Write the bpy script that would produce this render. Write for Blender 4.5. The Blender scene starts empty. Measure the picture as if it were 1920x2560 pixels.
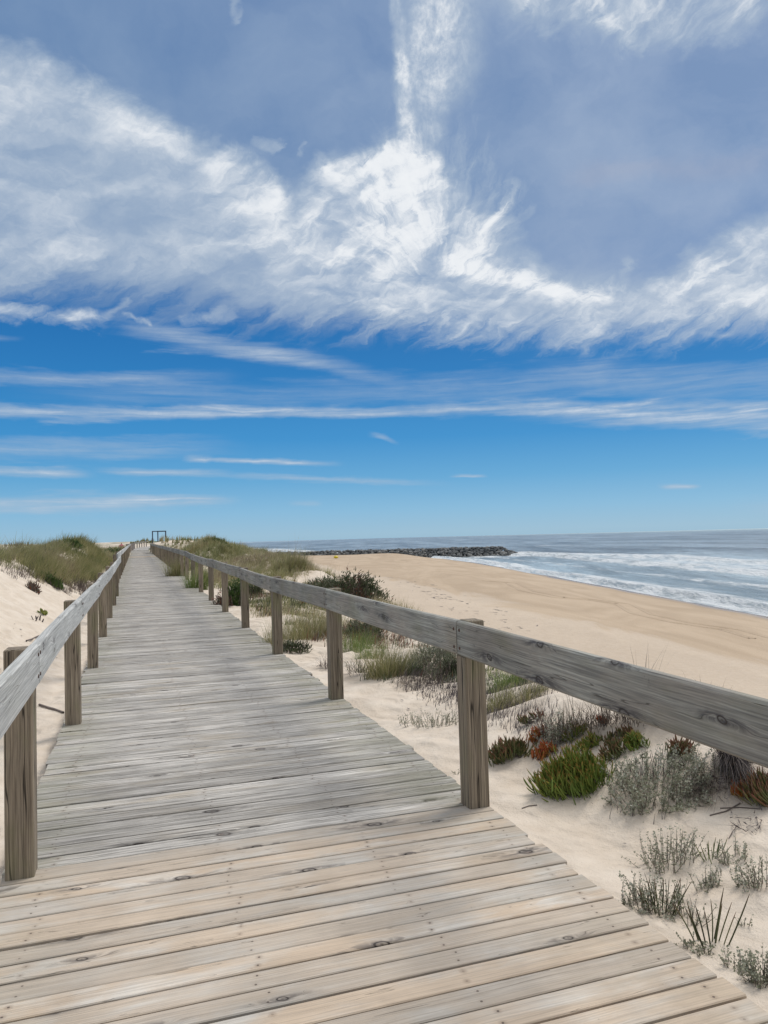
import bpy, math, random
import numpy as np
R = math.radians
sc = bpy.context.scene
COL = sc.collection
rng = np.random.default_rng(7)
random.seed(7)

# ------------------------------------------------------------------ camera, sky, sun, exposure
F, PITCH, ROLL, EYE = 1862.0, 2.0, 1.5, 1.5
_p, _r = R(PITCH), R(ROLL)
_f = np.array([0, math.cos(_p), math.sin(_p)]); _x = np.array([1.0, 0, 0]); _u = np.cross(_x, _f)
RT = _x*math.cos(_r) - _u*math.sin(_r); UP = _u*math.cos(_r) + _x*math.sin(_r)
def ray(px, py):
    """direction in the world of a point measured in the 1920x2560 photograph"""
    return RT*(px-960)/F - UP*(py-1280)/F + _f
cd = bpy.data.cameras.new('camera'); cam = bpy.data.objects.new('camera', cd); COL.objects.link(cam)
cd.sensor_fit = 'VERTICAL'; cd.sensor_height = 36; cd.lens = 36*F/2560; cd.clip_start = 0.05; cd.clip_end = 80000
from mathutils import Matrix, Vector
M = Matrix(((RT[0], UP[0], -_f[0], 0), (RT[1], UP[1], -_f[1], 0), (RT[2], UP[2], -_f[2], EYE), (0, 0, 0, 1)))
cam.matrix_world = M
sc.camera = cam
sc.render.resolution_x = 768; sc.render.resolution_y = 1024
sc.view_settings.view_transform = 'Standard'; sc.view_settings.look = 'None'
sc.view_settings.exposure = 0.0; sc.view_settings.gamma = 1
sc.cycles.max_bounces = 5; sc.cycles.diffuse_bounces = 3; sc.cycles.transparent_max_bounces = 4

SUN_EL, SUN_AZ = 52.0, 48.0            # azimuth measured from +Y (ahead) towards +X (the sea)
sd = Vector((math.sin(R(SUN_AZ))*math.cos(R(SUN_EL)), math.cos(R(SUN_AZ))*math.cos(R(SUN_EL)), math.sin(R(SUN_EL))))
sl = bpy.data.lights.new('sun', 'SUN'); so = bpy.data.objects.new('sun', sl); COL.objects.link(so)
so.rotation_euler = sd.to_track_quat('Z', 'Y').to_euler()
sl.energy = 2.3; sl.angle = R(23); sl.color = (1.0, 0.95, 0.88)      # the sun stands behind thin cloud

class NT:
    """small helper for node trees"""
    def __init__(s, tree): s.t = tree; s.n = tree.nodes; s.l = tree.links
    def new(s, typ, **kw):
        nd = s.n.new(typ)
        for k, v in kw.items(): setattr(nd, k, v)
        return nd
    def put(s, sock, v):
        if isinstance(v, bpy.types.NodeSocket): s.l.new(v, sock)
        elif v is not None:
            if hasattr(sock.default_value, '__len__') and not hasattr(v, '__len__'): v = (v,)*len(sock.default_value)
            if hasattr(v, '__len__') and len(sock.default_value) == 4 and len(v) == 3: v = tuple(v)+(1,)
            sock.default_value = v
    def m(s, op, a, b=None, c=None, clamp=False):
        nd = s.new('ShaderNodeMath', operation=op, use_clamp=clamp)
        for i, v in enumerate((a, b, c)):
            if v is not None: s.put(nd.inputs[i], v)
        return nd.outputs[0]
    def v(s, op, a, b=None, scale=None):
        nd = s.new('ShaderNodeVectorMath', operation=op)
        s.put(nd.inputs[0], a)
        if b is not None: s.put(nd.inputs[1], b)
        if scale is not None: s.put(nd.inputs['Scale'], scale)
        return nd.outputs['Value'] if op in ('LENGTH', 'DOT_PRODUCT', 'DISTANCE') else nd.outputs[0]
    def comb(s, x=0, y=0, z=0):
        nd = s.new('ShaderNodeCombineXYZ')
        for i, v in enumerate((x, y, z)): s.put(nd.inputs[i], v)
        return nd.outputs[0]
    def sep(s, a):
        nd = s.new('ShaderNodeSeparateXYZ'); s.put(nd.inputs[0], a); return nd.outputs
    def noise(s, vec, scale=1, detail=4, rough=0.55, dist=0, col=False):
        nd = s.new('ShaderNodeTexNoise'); s.put(nd.inputs['Vector'], vec)
        nd.inputs['Scale'].default_value = scale; nd.inputs['Detail'].default_value = detail
        nd.inputs['Roughness'].default_value = rough; nd.inputs['Distortion'].default_value = dist
        return nd.outputs['Color' if col else 'Fac']
    def mr(s, v, a, b, c=0, d=1, smooth=True):
        nd = s.new('ShaderNodeMapRange', interpolation_type='SMOOTHSTEP' if smooth else 'LINEAR')
        for i, x in enumerate((v, a, b, c, d)): s.put(nd.inputs[i], x)
        return nd.outputs[0]
    def mix(s, f, a, b, mode='MIX'):
        nd = s.new('ShaderNodeMix', data_type='RGBA', blend_type=mode)
        s.put(nd.inputs[0], f); s.put(nd.inputs[6], a); s.put(nd.inputs[7], b)
        return nd.outputs[2]
    def ramp(s, f, stops, interp='LINEAR'):
        nd = s.new('ShaderNodeValToRGB'); s.put(nd.inputs[0], f); r = nd.color_ramp; r.interpolation = interp
        while len(r.elements) < len(stops): r.elements.new(0.5)
        for e, (p, c) in zip(r.elements, stops): e.position = p; e.color = tuple(c)+(1,)
        return nd.outputs[0]
    def attr(s, name, out='Fac'): return s.new('ShaderNodeAttribute', attribute_name=name).outputs[out]
def lin(r, g, b):
    f = lambda c: (c/255/12.92) if c/255 <= 0.04045 else ((c/255+0.055)/1.055)**2.4
    return (f(r), f(g), f(b))

world = bpy.data.worlds.new('World'); sc.world = world; world.use_nodes = True
w = NT(world.node_tree); w.n.clear()
wout = w.new('ShaderNodeOutputWorld'); bg = w.new('ShaderNodeBackground'); w.l.new(bg.outputs[0], wout.inputs[0])
sky = w.new('ShaderNodeTexSky', sky_type='NISHITA'); sky.sun_disc = False
sky.sun_elevation = R(SUN_EL); sky.sun_rotation = R(SUN_AZ); sky.air_density = 1.0; sky.dust_density = 0.6
D = w.new('ShaderNodeTexCoord').outputs['Generated']
dx, dy, dzz = w.sep(D)
az = w.m('ARCTAN2', dx, dy); el = w.m('ARCSINE', dzz)
def ae(px, py):
    """azimuth, elevation of a point measured in the photograph at 1659 px width"""
    d = ray(px*1.15732, py*1.15732); d = d/np.linalg.norm(d)
    return (math.atan2(d[0], d[1]), math.asin(d[2]))
PIX = 1.15732/F
AE = w.comb(az, el, 0)
# clear-sky colour: Nishita, tinted towards the deep blue of the place by elevation
grad = w.ramp(w.mr(el, -0.02, 0.75, 0, 1, False), [
    (0.00, lin(150, 186, 208)), (0.035, lin(152, 191, 216)), (0.075, lin(130, 184, 220)), (0.13, lin(92, 165, 214)),
    (0.20, lin(50, 142, 205)), (0.30, lin(28, 122, 190)), (0.40, lin(14, 106, 176)), (0.6, lin(40, 106, 166)), (1.0, lin(60, 100, 160))])
base = w.mix(0.92, w.v('SCALE', sky.outputs[0], scale=0.10), grad)
# warped sky coordinates
wn = w.noise(w.v('MULTIPLY', AE, (5, 9, 1)), 1.0, 4, 0.55, 0.3, col=True)
wn2 = w.noise(w.v('MULTIPLY', AE, (24, 40, 1)), 1.0, 4, 0.6, 0.6, col=True)
wa = w.v('SUBTRACT', wn, (.5, .5, .5)); wb = w.v('SUBTRACT', wn2, (.5, .5, .5))
warp = w.v('ADD', w.v('SCALE', wa, scale=0.060), w.v('SCALE', wb, scale=0.032))
PW = w.v('ADD', AE, w.v('MULTIPLY', warp, (1.0, 0.8, 0)))
def curve(x, pts, hi_):
    """float curve through (x, value) pairs; x in radians of azimuth (-0.6..0.6), values 0..hi_"""
    nd = w.new('ShaderNodeFloatCurve'); w.put(nd.inputs['Value'], w.mr(x, -.6, .6, 0, 1, False))
    c = nd.mapping.curves[0]; P_ = sorted(((a+.6)/1.2, v_/hi_) for a, v_ in pts)
    c.points[0].location = P_[0]; c.points[1].location = P_[-1]
    for p in P_[1:-1]: c.points.new(*p)
    nd.mapping.update()
    return w.m('MULTIPLY', nd.outputs[0], hi_)
def stroke(P, a, b, r, i, inner=0.0, taper=0.0, rmod=None):
    A = ae(*a); B = ae(*b); ab = (B[0]-A[0], B[1]-A[1]); L2 = ab[0]**2+ab[1]**2
    pa = w.v('SUBTRACT', P, (A[0], A[1], 0))
    t0 = w.v('DOT_PRODUCT', pa, (ab[0]/L2, ab[1]/L2, 0)); t = w.m('MINIMUM', w.m('MAXIMUM', t0, 0), 1)
    d = w.v('LENGTH', w.v('SUBTRACT', pa, w.v('SCALE', (ab[0], ab[1], 0), scale=t)))
    if rmod is not None: d = w.m('MULTIPLY', d, rmod)
    o = w.mr(d, r*PIX, inner*r*PIX, 0, i)
    if taper: o = w.m('MULTIPLY', o, w.mr(w.m('ABSOLUTE', w.m('SUBTRACT', t0, .5)), .5, .5-taper, 0, 1))
    return o
def add(items):
    s_ = items[0]
    for k in items[1:]: s_ = w.m('ADD', s_, k)
    return s_
aw, ew, _ = w.sep(PW)
# fibrous textures
Wv = w.v('ADD', AE, w.v('SCALE', warp, scale=0.9))
fib = w.noise(w.v('MULTIPLY', Wv, (14, 36, 1)), 1.0, 7, 0.60, 0.4)
rot = w.new('ShaderNodeVectorRotate', rotation_type='Z_AXIS'); w.put(rot.inputs['Vector'], Wv); rot.inputs['Angle'].default_value = R(-30)
fib2 = w.noise(w.v('MULTIPLY', rot.outputs[0], (10, 48, 1)), 1.0, 6, 0.62, 0.5)
soft = w.noise(w.v('MULTIPLY', Wv, (4.2, 10, 1)), 1.0, 4, 0.5, 0.2)
gran = w.noise(w.v('MULTIPLY', AE, (130, 100, 1)), 1.0, 4, 0.65, 0.2)
rm2 = w.noise(w.v('MULTIPLY', AE, (20, 26, 1)), 1.0, 7, .68, .6)
# 1  the broad sheet between two edges
top = [ae(*p) for p in ((-120, 95), (0, 105), (120, 135), (270, 205), (400, 285), (590, 360), (640, 400), (690, 345), (790, 330), (870, 300), (960, 360), (1010, 440), (1110, 470), (1200, 560), (1320, 585), (1420, 590), (1520, 530), (1660, 445), (1800, 380))]
bot = [ae(*p) for p in ((-120, 640), (0, 640), (180, 622), (330, 640), (450, 648), (560, 672), (700, 706), (900, 735), (1100, 750), (1400, 750), (1660, 724), (1800, 715))]
U = curve(aw, top, .8); Lc = curve(aw, bot, .8)
dU = w.m('SUBTRACT', U, ew)                    # below the top edge
dL = w.m('ADD', w.m('SUBTRACT', ew, Lc), w.m('MULTIPLY', w.m('SUBTRACT', fib2, .5), .060))
dU = w.m('ADD', dU, w.m('MULTIPLY', w.m('SUBTRACT', rm2, .5), .030))
sheet = w.m('MULTIPLY', w.mr(dU, -.014, .034), w.mr(dL, -.010, .055))
rimI = curve(az, [(a, v_) for a, v_ in ((ae(-120, 300)[0], .9), (ae(0, 300)[0], .9), (ae(300, 300)[0], 1.0), (ae(590, 300)[0], 1.15), (ae(640, 300)[0], .25), (ae(720, 300)[0], .75), (ae(880, 300)[0], .7), (ae(1000, 300)[0], .15), (ae(1400, 300)[0], .1), (ae(1540, 300)[0], .6), (ae(1800, 300)[0], .7))], 1.5)
rim = w.m('MULTIPLY', w.m('MULTIPLY', sheet, w.m('EXPONENT', w.m('MULTIPLY', w.m('MAXIMUM', dU, 0), -24))), w.m('MULTIPLY', rimI, w.mr(soft, .3, .7, 1.1, 1.9)))
lowrim = w.m('MULTIPLY', w.m('MULTIPLY', sheet, w.mr(dL, .075, .012)), w.mr(az, -.25, .0, .0, .55))
body = w.m('MULTIPLY', sheet, w.m('MULTIPLY', w.mr(soft, .30, .70, .25, .92, False), w.mr(w.m('ABSOLUTE', w.m('SUBTRACT', az, ae(900, 500)[0])), .26, .02, 1.0, 1.35)))
fibm = w.m('ADD', 1, w.m('MULTIPLY', w.m('SUBTRACT', w.m('ADD', fib, fib2), 1.0), w.mr(az, -.35, .0, .9, 2.0)))
# 2  fan of combed cirrus opening upwards from a knot in the middle
FC = ae(950, 635)
fr_ = w.v('SUBTRACT', w.v('ADD', AE, w.v('ADD', w.v('SCALE', wa, scale=.055), w.v('SCALE', wb, scale=.020))), (FC[0], FC[1], 0)); fx, fy, _ = w.sep(fr_)
ang = w.m('ARCTAN2', fx, fy); rad = w.v('LENGTH', fr_)
fn = w.noise(w.comb(w.m('MULTIPLY', ang, 7.5), w.m('MULTIPLY', rad, 13), 0), 1.0, 7, .66, .35)
fn2 = w.noise(w.comb(w.m('MULTIPLY', ang, 1.9), w.m('MULTIPLY', rad, 3), 4), 1.0, 3, .5, .2)
reach = w.m('ADD', w.mr(w.m('ABSOLUTE', w.m('ADD', ang, .12)), 0, 1.35, .225, .12, False), w.m('MULTIPLY', w.m('SUBTRACT', fn, .5), .20))
fanm = w.m('MULTIPLY', w.mr(w.m('SUBTRACT', reach, rad), -.015, .085), w.mr(w.m('ABSOLUTE', w.m('ADD', ang, .15)), 1.35, .95))
fanm = w.m('MULTIPLY', fanm, w.mr(rad, .015, .085))
fan = w.m('MULTIPLY', fanm, w.m('MULTIPLY', w.mr(fn, .36, .64, .18, 1.15, False), w.mr(fn2, .35, .65, .40, 1.05, False)))
# 3  single strokes
rmf = w.mr(rm2, .3, .7, .62, 1.6, False)
S = [((868, 325), (900, 430), 44, .40), ((700, 366), (800, 380), 24, .55), ((780, 400), (950, 550), 120, .20), ((800, 370), (850, 470), 20, .35), ((870, 420), (960, 540), 26, .35), ((940, 552), (1160, 600), 40, .35), ((930, 560), (1330, 632), 20, .85), ((1000, 600), (1300, 650), 60, .26), ((650, 470), (720, 420), 20, .3), ((700, 560), (800, 480), 26, .28), ((700, 480), (560, 560), 80, .25), ((1010, 545), (1116, 388), 14, .65), ((1040, 555), (1150, 440), 12, .45),
     ((1190, 640), (1350, 585), 26, .40), ((1050, -30), (1720, -10), 66, 1.0), ((1275, 5), (1318, 78), 30, .85), ((1320, 60), (1400, 98), 18, .5), ((490, -20), (524, 48), 12, .6), ((533, 298), (605, 326), 14, .6), ((645, 345), (656, 303), 9, .4),
     ((-60, 650), (232, 692), 22, 1.0), ((215, 690), (290, 640), 12, .4), ((395, 692), (520, 678), 13, .45), ((265, 680), (335, 702), 8, .5), ((1340, 622), (1388, 552), 14, .42), ((390, 265), (470, 315), 18, .35)]
strokes = w.m('MULTIPLY', add([stroke(PW, a, b, r*1.35, i, 0, .12, rmf) for a, b, r, i in S]), w.mr(w.m('ADD', w.m('MULTIPLY', fn, 1.1), w.m('MULTIPLY', fib2, .9)), .76, 1.24, .15, 1.75, False))
# 4  the wide upright plume
SC = [((850, -60), (870, 170), 20, .40), ((866, 130), (882, 335), 24, .50), ((958, -120), (952, 110), 122, .62), ((940, 30), (905, 315), 70, .50)]
PC = w.v('ADD', AE, w.v('MULTIPLY', w.v('SCALE', wb, scale=0.020), (1, 1, 0)))
plume = w.m('MULTIPLY', add([stroke(PC, a, b, r, i, .3) for a, b, r, i in SC]), w.mr(w.m('ADD', w.m('MULTIPLY', gran, .5), w.m('MULTIPLY', rm2, .5)), .36, .64, .55, 1.2, False))
# 5  long level bands lower down
PL = w.v('ADD', AE, w.v('MULTIPLY', w.v('ADD', w.v('SCALE', wa, scale=.07), w.v('SCALE', wb, scale=.035)), (0.5, 0.11, 0)))
al_, el_, _ = w.sep(PL)
rml = w.mr(w.noise(w.v('MULTIPLY', AE, (9, 60, 1)), 1.0, 5, .6, .2), .3, .7, .60, 1.8, False)
BANDS = [((-500, 870), (760, 884), 18, .85), ((300, 884), (1150, 880), 16, .75), ((860, 874), (1500, 888), 17, .70), ((1050, 888), (2200, 905), 30, .85), ((960, 864), (2000, 866), 14, .45), ((180, 680), (760, 795), 30, .60),
         ((480, 735), (900, 830), 24, .30), ((-400, 800), (560, 810), 20, .42), ((-400, 955), (560, 968), 34, .38), ((-160, 1010), (225, 1026), 14, .80), ((195, 1016), (520, 1022), 11, .80), ((390, 991), (750, 1003), 8, 1.0),
         ((400, 990), (465, 994), 12, .7), ((420, 1022), (1000, 1044), 9, .50), ((-260, 1092), (430, 1084), 26, .75), ((200, 1080), (540, 1078), 15, .75), ((1415, 1052), (1512, 1052), 8, .75), ((965, 1028), (1055, 1028), 4.5, .7),
         ((560, 845), (1500, 800), 46, .28), ((1100, 800), (2000, 835), 56, .32), ((0, 835), (820, 850), 40, .22), ((620, 1088), (700, 1088), 9, .35), ((790, 935), (870, 958), 9, .40), ((-300, 726), (60, 730), 8, .5), ((1500, 722), (1600, 724), 8, .4), ((1560, 1095), (1900, 1100), 24, .2)]
def band(a, b, r, i):
    A = ae(*a); B = ae(*b); k = (B[1]-A[1])/(B[0]-A[0])
    d = w.m('ABSOLUTE', w.m('SUBTRACT', el_, w.m('MULTIPLY_ADD', al_, k, A[1]-k*A[0])))
    o = w.mr(w.m('MULTIPLY', d, rml), r*1.2*PIX, 0, 0, i)
    m_ = (A[0]+B[0])/2; h_ = abs(B[0]-A[0])/2
    return w.m('MULTIPLY', o, w.mr(w.m('ABSOLUTE', w.m('SUBTRACT', al_, m_)), h_, h_*.25, 0, 1))
fl = w.noise(w.v('MULTIPLY', PL, (9, 150, 1)), 1.0, 6, 0.62, 0.3)
bands = w.m('MULTIPLY', add([band(*q) for q in BANDS]), w.mr(fl, .32, .68, .40, 1.5, False))
Dall = add([w.m('MULTIPLY', w.m('ADD', w.m('MULTIPLY', w.m('ADD', body, rim), 1.25), lowrim), fibm), fan, strokes, w.m('MULTIPLY', plume, 1.4), bands])
Dall = w.m('MULTIPLY', Dall, w.mr(w.m('ADD', w.m('MULTIPLY', rm2, .6), w.m('MULTIPLY', fib, .4)), .38, .62, .80, 1.15, False))
mask = w.m('SUBTRACT', 1, w.m('EXPONENT', w.m('MULTIPLY', Dall, -1.15)))
elw = w.m('ADD', w.m('ADD', el, w.m('MULTIPLY', w.m('SUBTRACT', fib2, .5), .10)), w.m('MULTIPLY', az, .06))
e0 = ae(800, 758)[1]; e1 = ae(800, 660)[1]
mott = w.noise(w.v('MULTIPLY', Wv, (5, 7, 1)), 1.0, 6, .58, .3)
veil = w.m('MULTIPLY', w.mr(elw, e0, e1, 0, 1), w.mr(mott, 0.32, 0.68, 0.55, 1.0, False))
veilcol = w.mix(w.mr(az, -0.5, 0.5, 0, 1, False), lin(120, 148, 184), lin(156, 175, 203))
halo = stroke(PW, (1180, 372), (1720, 322), 34, .09, 0, .2)
c1 = w.mix(veil, base, w.mix(halo, veilcol, lin(205, 185, 178)))
ccol = w.mix(w.mr(Dall, 0.35, 2.3, 0, 1), lin(176, 192, 209), lin(240, 243, 246))
c2 = w.mix(mask, c1, ccol)
# added fill light: unseen sky brightened overhead and paled behind the viewer
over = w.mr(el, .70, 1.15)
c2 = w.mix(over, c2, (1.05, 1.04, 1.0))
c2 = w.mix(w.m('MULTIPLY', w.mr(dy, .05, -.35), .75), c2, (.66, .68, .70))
c3 = w.mix(w.mr(el, -0.03, -0.005, 1, 0), c2, lin(120, 140, 155))
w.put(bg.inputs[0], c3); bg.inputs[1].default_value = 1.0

# ------------------------------------------------------------------ mesh helpers
def tag(o, label=None, cat=None, group=None, kind=None):
    if label: o['label'] = label
    if cat: o['category'] = cat
    if group: o['group'] = group
    if kind: o['kind'] = kind
    return o
def mesh_from(name, V, faces, mat, attrs=None, smooth=False):
    """V (n,3); faces: list of int arrays (m,k); attrs {name: (n,) or (n,3)}"""
    me = bpy.data.meshes.new(name)
    V = np.asarray(V, dtype=np.float32)
    me.vertices.add(len(V)); me.vertices.foreach_set('co', V.ravel())
    fs = [np.asarray(f, dtype=np.int32) for f in faces if len(f)]
    idx = np.concatenate([f.ravel() for f in fs]); tot = np.concatenate([np.full(len(f), f.shape[1], np.int32) for f in fs])
    st = np.concatenate([[0], np.cumsum(tot)[:-1]]).astype(np.int32)
    me.loops.add(len(idx)); me.loops.foreach_set('vertex_index', idx)
    me.polygons.add(len(tot)); me.polygons.foreach_set('loop_start', st); me.polygons.foreach_set('loop_total', tot)
    me.update(calc_edges=True); me.validate()
    for k, a in (attrs or {}).items():
        a = np.asarray(a, dtype=np.float32)
        if a.ndim == 1:
            at = me.attributes.new(k, 'FLOAT', 'POINT'); at.data.foreach_set('value', a)
        else:
            at = me.attributes.new(k, 'FLOAT_VECTOR', 'POINT'); at.data.foreach_set('vector', a.ravel())
    me.polygons.foreach_set('use_smooth', np.full(len(tot), smooth))
    for mm in (mat if isinstance(mat, (list, tuple)) else [mat]): me.materials.append(mm)
    return me
def obj(name, me, parent=None, loc=(0, 0, 0), rz=0):
    o = bpy.data.objects.new(name, me); COL.objects.link(o); o.location = loc; o.rotation_euler[2] = rz
    if parent: o.parent = parent
    return o
class MB:
    """collects pieces into one mesh"""
    def __init__(s): s.V = []; s.Fq = {}; s.n = 0; s.A = {}
    def add(s, V, faces, **attrs):
        V = np.asarray(V, float); n = len(V)
        for f in faces:
            f = np.asarray(f)
            if len(f): s.Fq.setdefault(f.shape[1], []).append(f+s.n)
        s.V.append(V)
        for k, a in attrs.items():
            a = np.asarray(a, float)
            if a.ndim == 0: a = np.full(n, float(a))
            s.A.setdefault(k, []).append(a)
        s.n += n
    def mesh(s, name, mat, smooth=False):
        return mesh_from(name, np.concatenate(s.V), [np.concatenate(v) for v in s.Fq.values()], mat,
                         {k: np.concatenate(a) for k, a in s.A.items()}, smooth)

# ------------------------------------------------------------------ value noise
def vn(x, y, seed=0):
    x = np.asarray(x, float); y = np.asarray(y, float)
    xi = np.floor(x).astype(np.int64); yi = np.floor(y).astype(np.int64); fx = x-xi; fy = y-yi
    fx = fx*fx*(3-2*fx); fy = fy*fy*(3-2*fy)
    def h(i, j):
        k = (i*374761393+j*668265263+seed*982451653) & 0xffffffff
        k = ((k ^ (k >> 13))*1274126177) & 0xffffffff
        return ((k ^ (k >> 16)) & 0xffff)/65535.0
    return (h(xi, yi)*(1-fx)+h(xi+1, yi)*fx)*(1-fy)+(h(xi, yi+1)*(1-fx)+h(xi+1, yi+1)*fx)*fy-0.5
def fbm(x, y, o=4, seed=0):
    s = 0; a = 1
    for k in range(o): s = s+a*vn(x*2**k, y*2**k, seed+k); a *= .5
    return s
def sst(x, a, b):
    t = np.clip((x-a)/(b-a), 0, 1); return t*t*(3-2*t)
def smax(a, b, k):
    h = np.clip(0.5+0.5*(a-b)/k, 0, 1); return b*(1-h)+a*h+k*h*(1-h)

# ------------------------------------------------------------------ the lie of the land
TH = R(18.5); BD = np.array([-math.sin(TH), math.cos(TH)]); BN = np.array([math.cos(TH), math.sin(TH)])
UL, UR = -0.60, 1.84                     # edges of the boardwalk, metres across it from the camera
def to_uv(X, Y): return X*BN[0]+Y*BN[1], X*BD[0]+Y*BD[1]
def to_xy(u, v): return u*BN[0]+v*BD[0], u*BN[1]+v*BD[1]
def dz(v): return np.interp(v, [0, 10, 13, 16, 19, 22, 25, 28, 50, 70, 114, 140], [0, 0, .025, .04, .06, .08, .12, .155, .28, .39, .62, .75])
SEA = -6.5
def shore(Y): return np.interp(Y, [-200, 0, 68, 88, 127, 165, 216, 260, 285, 300, 312, 800, 3000], [36, 35, 34.5, 33.6, 31.6, 30, 27, 22, 16, 4, -55, -190, -900])
def height(X, Y, fine=True):
    X = np.asarray(X, float); Y = np.asarray(Y, float)
    u, v = to_uv(X, Y); d0 = dz(v)
    # seaward dune beside the walk
    uc = np.interp(v, [0, 3, 5, 7, 10, 14, 18, 23, 30, 42, 60, 120], [3.7, 3.6, 3.6, 3.8, 4.1, 4.9, 5.7, 6.3, 6.9, 7.0, 9, 12])
    zc = np.interp(v, [0, 2.4, 3.6, 4.8, 5.6, 7, 8, 11, 15, 19, 23, 28, 34, 45, 70, 120], [0.0, 0.10, .28, .36, .28, .04, -.02, -.14, -.20, -.22, -.12, .02, .35, .45, .6, 1.0])
    zin = d0-0.075-0.02*np.sin(v*2.1)
    z_in = zin+(zc-zin)*sst(u, UR+.35, uc)
    over = np.maximum(u-uc, 0)
    z_r = z_in-0.62*(np.sqrt(over**2+0.36)-0.6)
    # landward dune
    wl = np.interp(v, [0, 6, 12, 20, 30, 38, 46, 60], [4.5, 4.0, 3.3, 3.0, 2.8, 2.3, 2.4, 3.4])
    zl = np.interp(v, [0, 5, 10, 16, 22, 26, 31, 38, 44, 50, 58, 75, 120], [.5, .7, 1.0, 1.30, 1.36, 1.28, 1.10, 1.40, 1.62, 1.1, .55, .40, .6])
    t = UL-u
    z_l = d0-0.10+(zl-d0+0.10)*sst(t, 0.1, wl)
    back = np.maximum(t-wl-0.6, 0)
    z_l = z_l-np.minimum(back*.30, .8)
    z = np.where(u > 0.6, z_r, z_l)
    # wooded dune hill beyond, seaward of the walk
    def hill(cu, cv, su, sv, h):
        return h*np.exp(-((u-cu)/su)**2-((v-cv)/sv)**2)
    z = z+hill(3.45, 43, 1.3, 6.0, 1.08)+hill(5.0, 42, 1.6, 6, .42)+hill(6.6, 38, 2.0, 5, .10)
    z = z+hill(5.9, 22.5, .75, 1.3, .28)
    gx = lambda cx, cy, s, h: h*np.exp(-(((X-cx)**2+(Y-cy)**2)/s**2))
    z = z+gx(-54.5, 172, 7, 1.5)+gx(-41, 152, 7, .35)
    z = z+gx(-34, 104, 6, .35)*(u > 3)+gx(-24, 84, 6, 1.4)
    r = np.hypot(X, Y)
    # inland beyond 200 m: low flats, then a pale dune ridge
    far = sst(r, 190, 330)
    ridge = 6.6*np.exp(-((r-820)/110.0)**2)*(1+.7*fbm(X/120, Y/120, 3, 5))
    z = z*(1-far)+(-2.4+ridge)*far
    # beach
    s = shore(Y)-X
    zb = SEA+np.clip(s*.082, -3.2, 1.75)+np.clip(s-21, 0, 60)*.012
    zb = zb+1.0*np.exp(-((X-4)/9)**2-((Y-287)/30)**2)
    zb = zb+.05*fbm(X/9, Y/14, 3, 11)
    lim = sst(s, 150, 60)                                     # beach only near the shore
    zb = zb-8*(1-lim)
    walkside = np.clip((u-UR)*3, 0, 1)
    zd = z+(.10*fbm(X/2.3, Y/2.3, 3, 3))*sst(np.abs(u-.6), 1.35, 2.6)+.20*fbm(X/1.1, Y/1.5, 3, 7)*sst(u, 2.4, 3.3)*sst(v, 5, 9)*(1-sst(u, 6.5, 9))+.5*fbm(X/3.0, Y/3.4, 3, 13)*sst(u, 2.6, 4)*sst(v, 26, 34)*(1-sst(v, 60, 90))*(1-sst(u, 8, 11))
    if fine:
        zd = zd+(.075*fbm(X/.6, Y/.45, 3, 21)+.022*np.sin((X*.6+Y*1.0)*21+4*vn(X*1.3, Y*1.3, 9))*sst(vn(X*.8, Y*.8, 31), -.1, .3))*sst(np.abs(u-.6), 1.26, 1.5)*(1-sst(r, 30, 60))
        pits = sst(vn(X/.20, Y/.20, 81), .22, .44)*sst(vn(X/1.7, Y/1.7, 83), -.15, .15)
        zd = zd-.05*pits*sst(np.abs(u-.6), 1.5, 2.1)*(1-sst(r, 25, 45))
    zz = smax(zd, zb, 0.5)*walkside+zd*(1-walkside)
    # dunes stop at the shore beyond the groyne
    zz = np.where(s < 60, zz*1.0, zz)
    cut = sst(s, 25, -5)
    zz = zz*(1-cut)+np.minimum(zz, zb)*cut
    under = (u > UL+.04) & (u < UR-.04) & (v < 116) & (v > -6)
    zz = np.where(under, np.minimum(zz, d0-.20), zz)
    return zz
def hit(px, py):
    """where the sight line of a photo point meets the ground"""
    d = ray(px, py); T = np.geomspace(1.5, 900, 900)
    below = EYE+T*d[2] < height(T*d[0], T*d[1])
    if not below.any(): return None
    k = max(int(np.argmax(below)), 1)
    T = np.linspace(T[k-1], T[k], 60); below = EYE+T*d[2] < height(T*d[0], T*d[1])
    t = T[int(np.argmax(below))] if below.any() else T[-1]; p = d*t
    return np.array([p[0], p[1], float(height(p[0], p[1]))])

# ------------------------------------------------------------------ materials
def mat(name):
    m_ = bpy.data.materials.new(name); m_.use_nodes = True; t = NT(m_.node_tree)
    b = t.n['Principled BSDF']; return m_, t, b
def bump(t, b, h, strength=.5, dist=.01):
    nd = t.new('ShaderNodeBump'); nd.inputs['Strength'].default_value = strength; nd.inputs['Distance'].default_value = dist
    t.put(nd.inputs['Height'], h); t.l.new(nd.outputs[0], b.inputs['Normal'])

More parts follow.
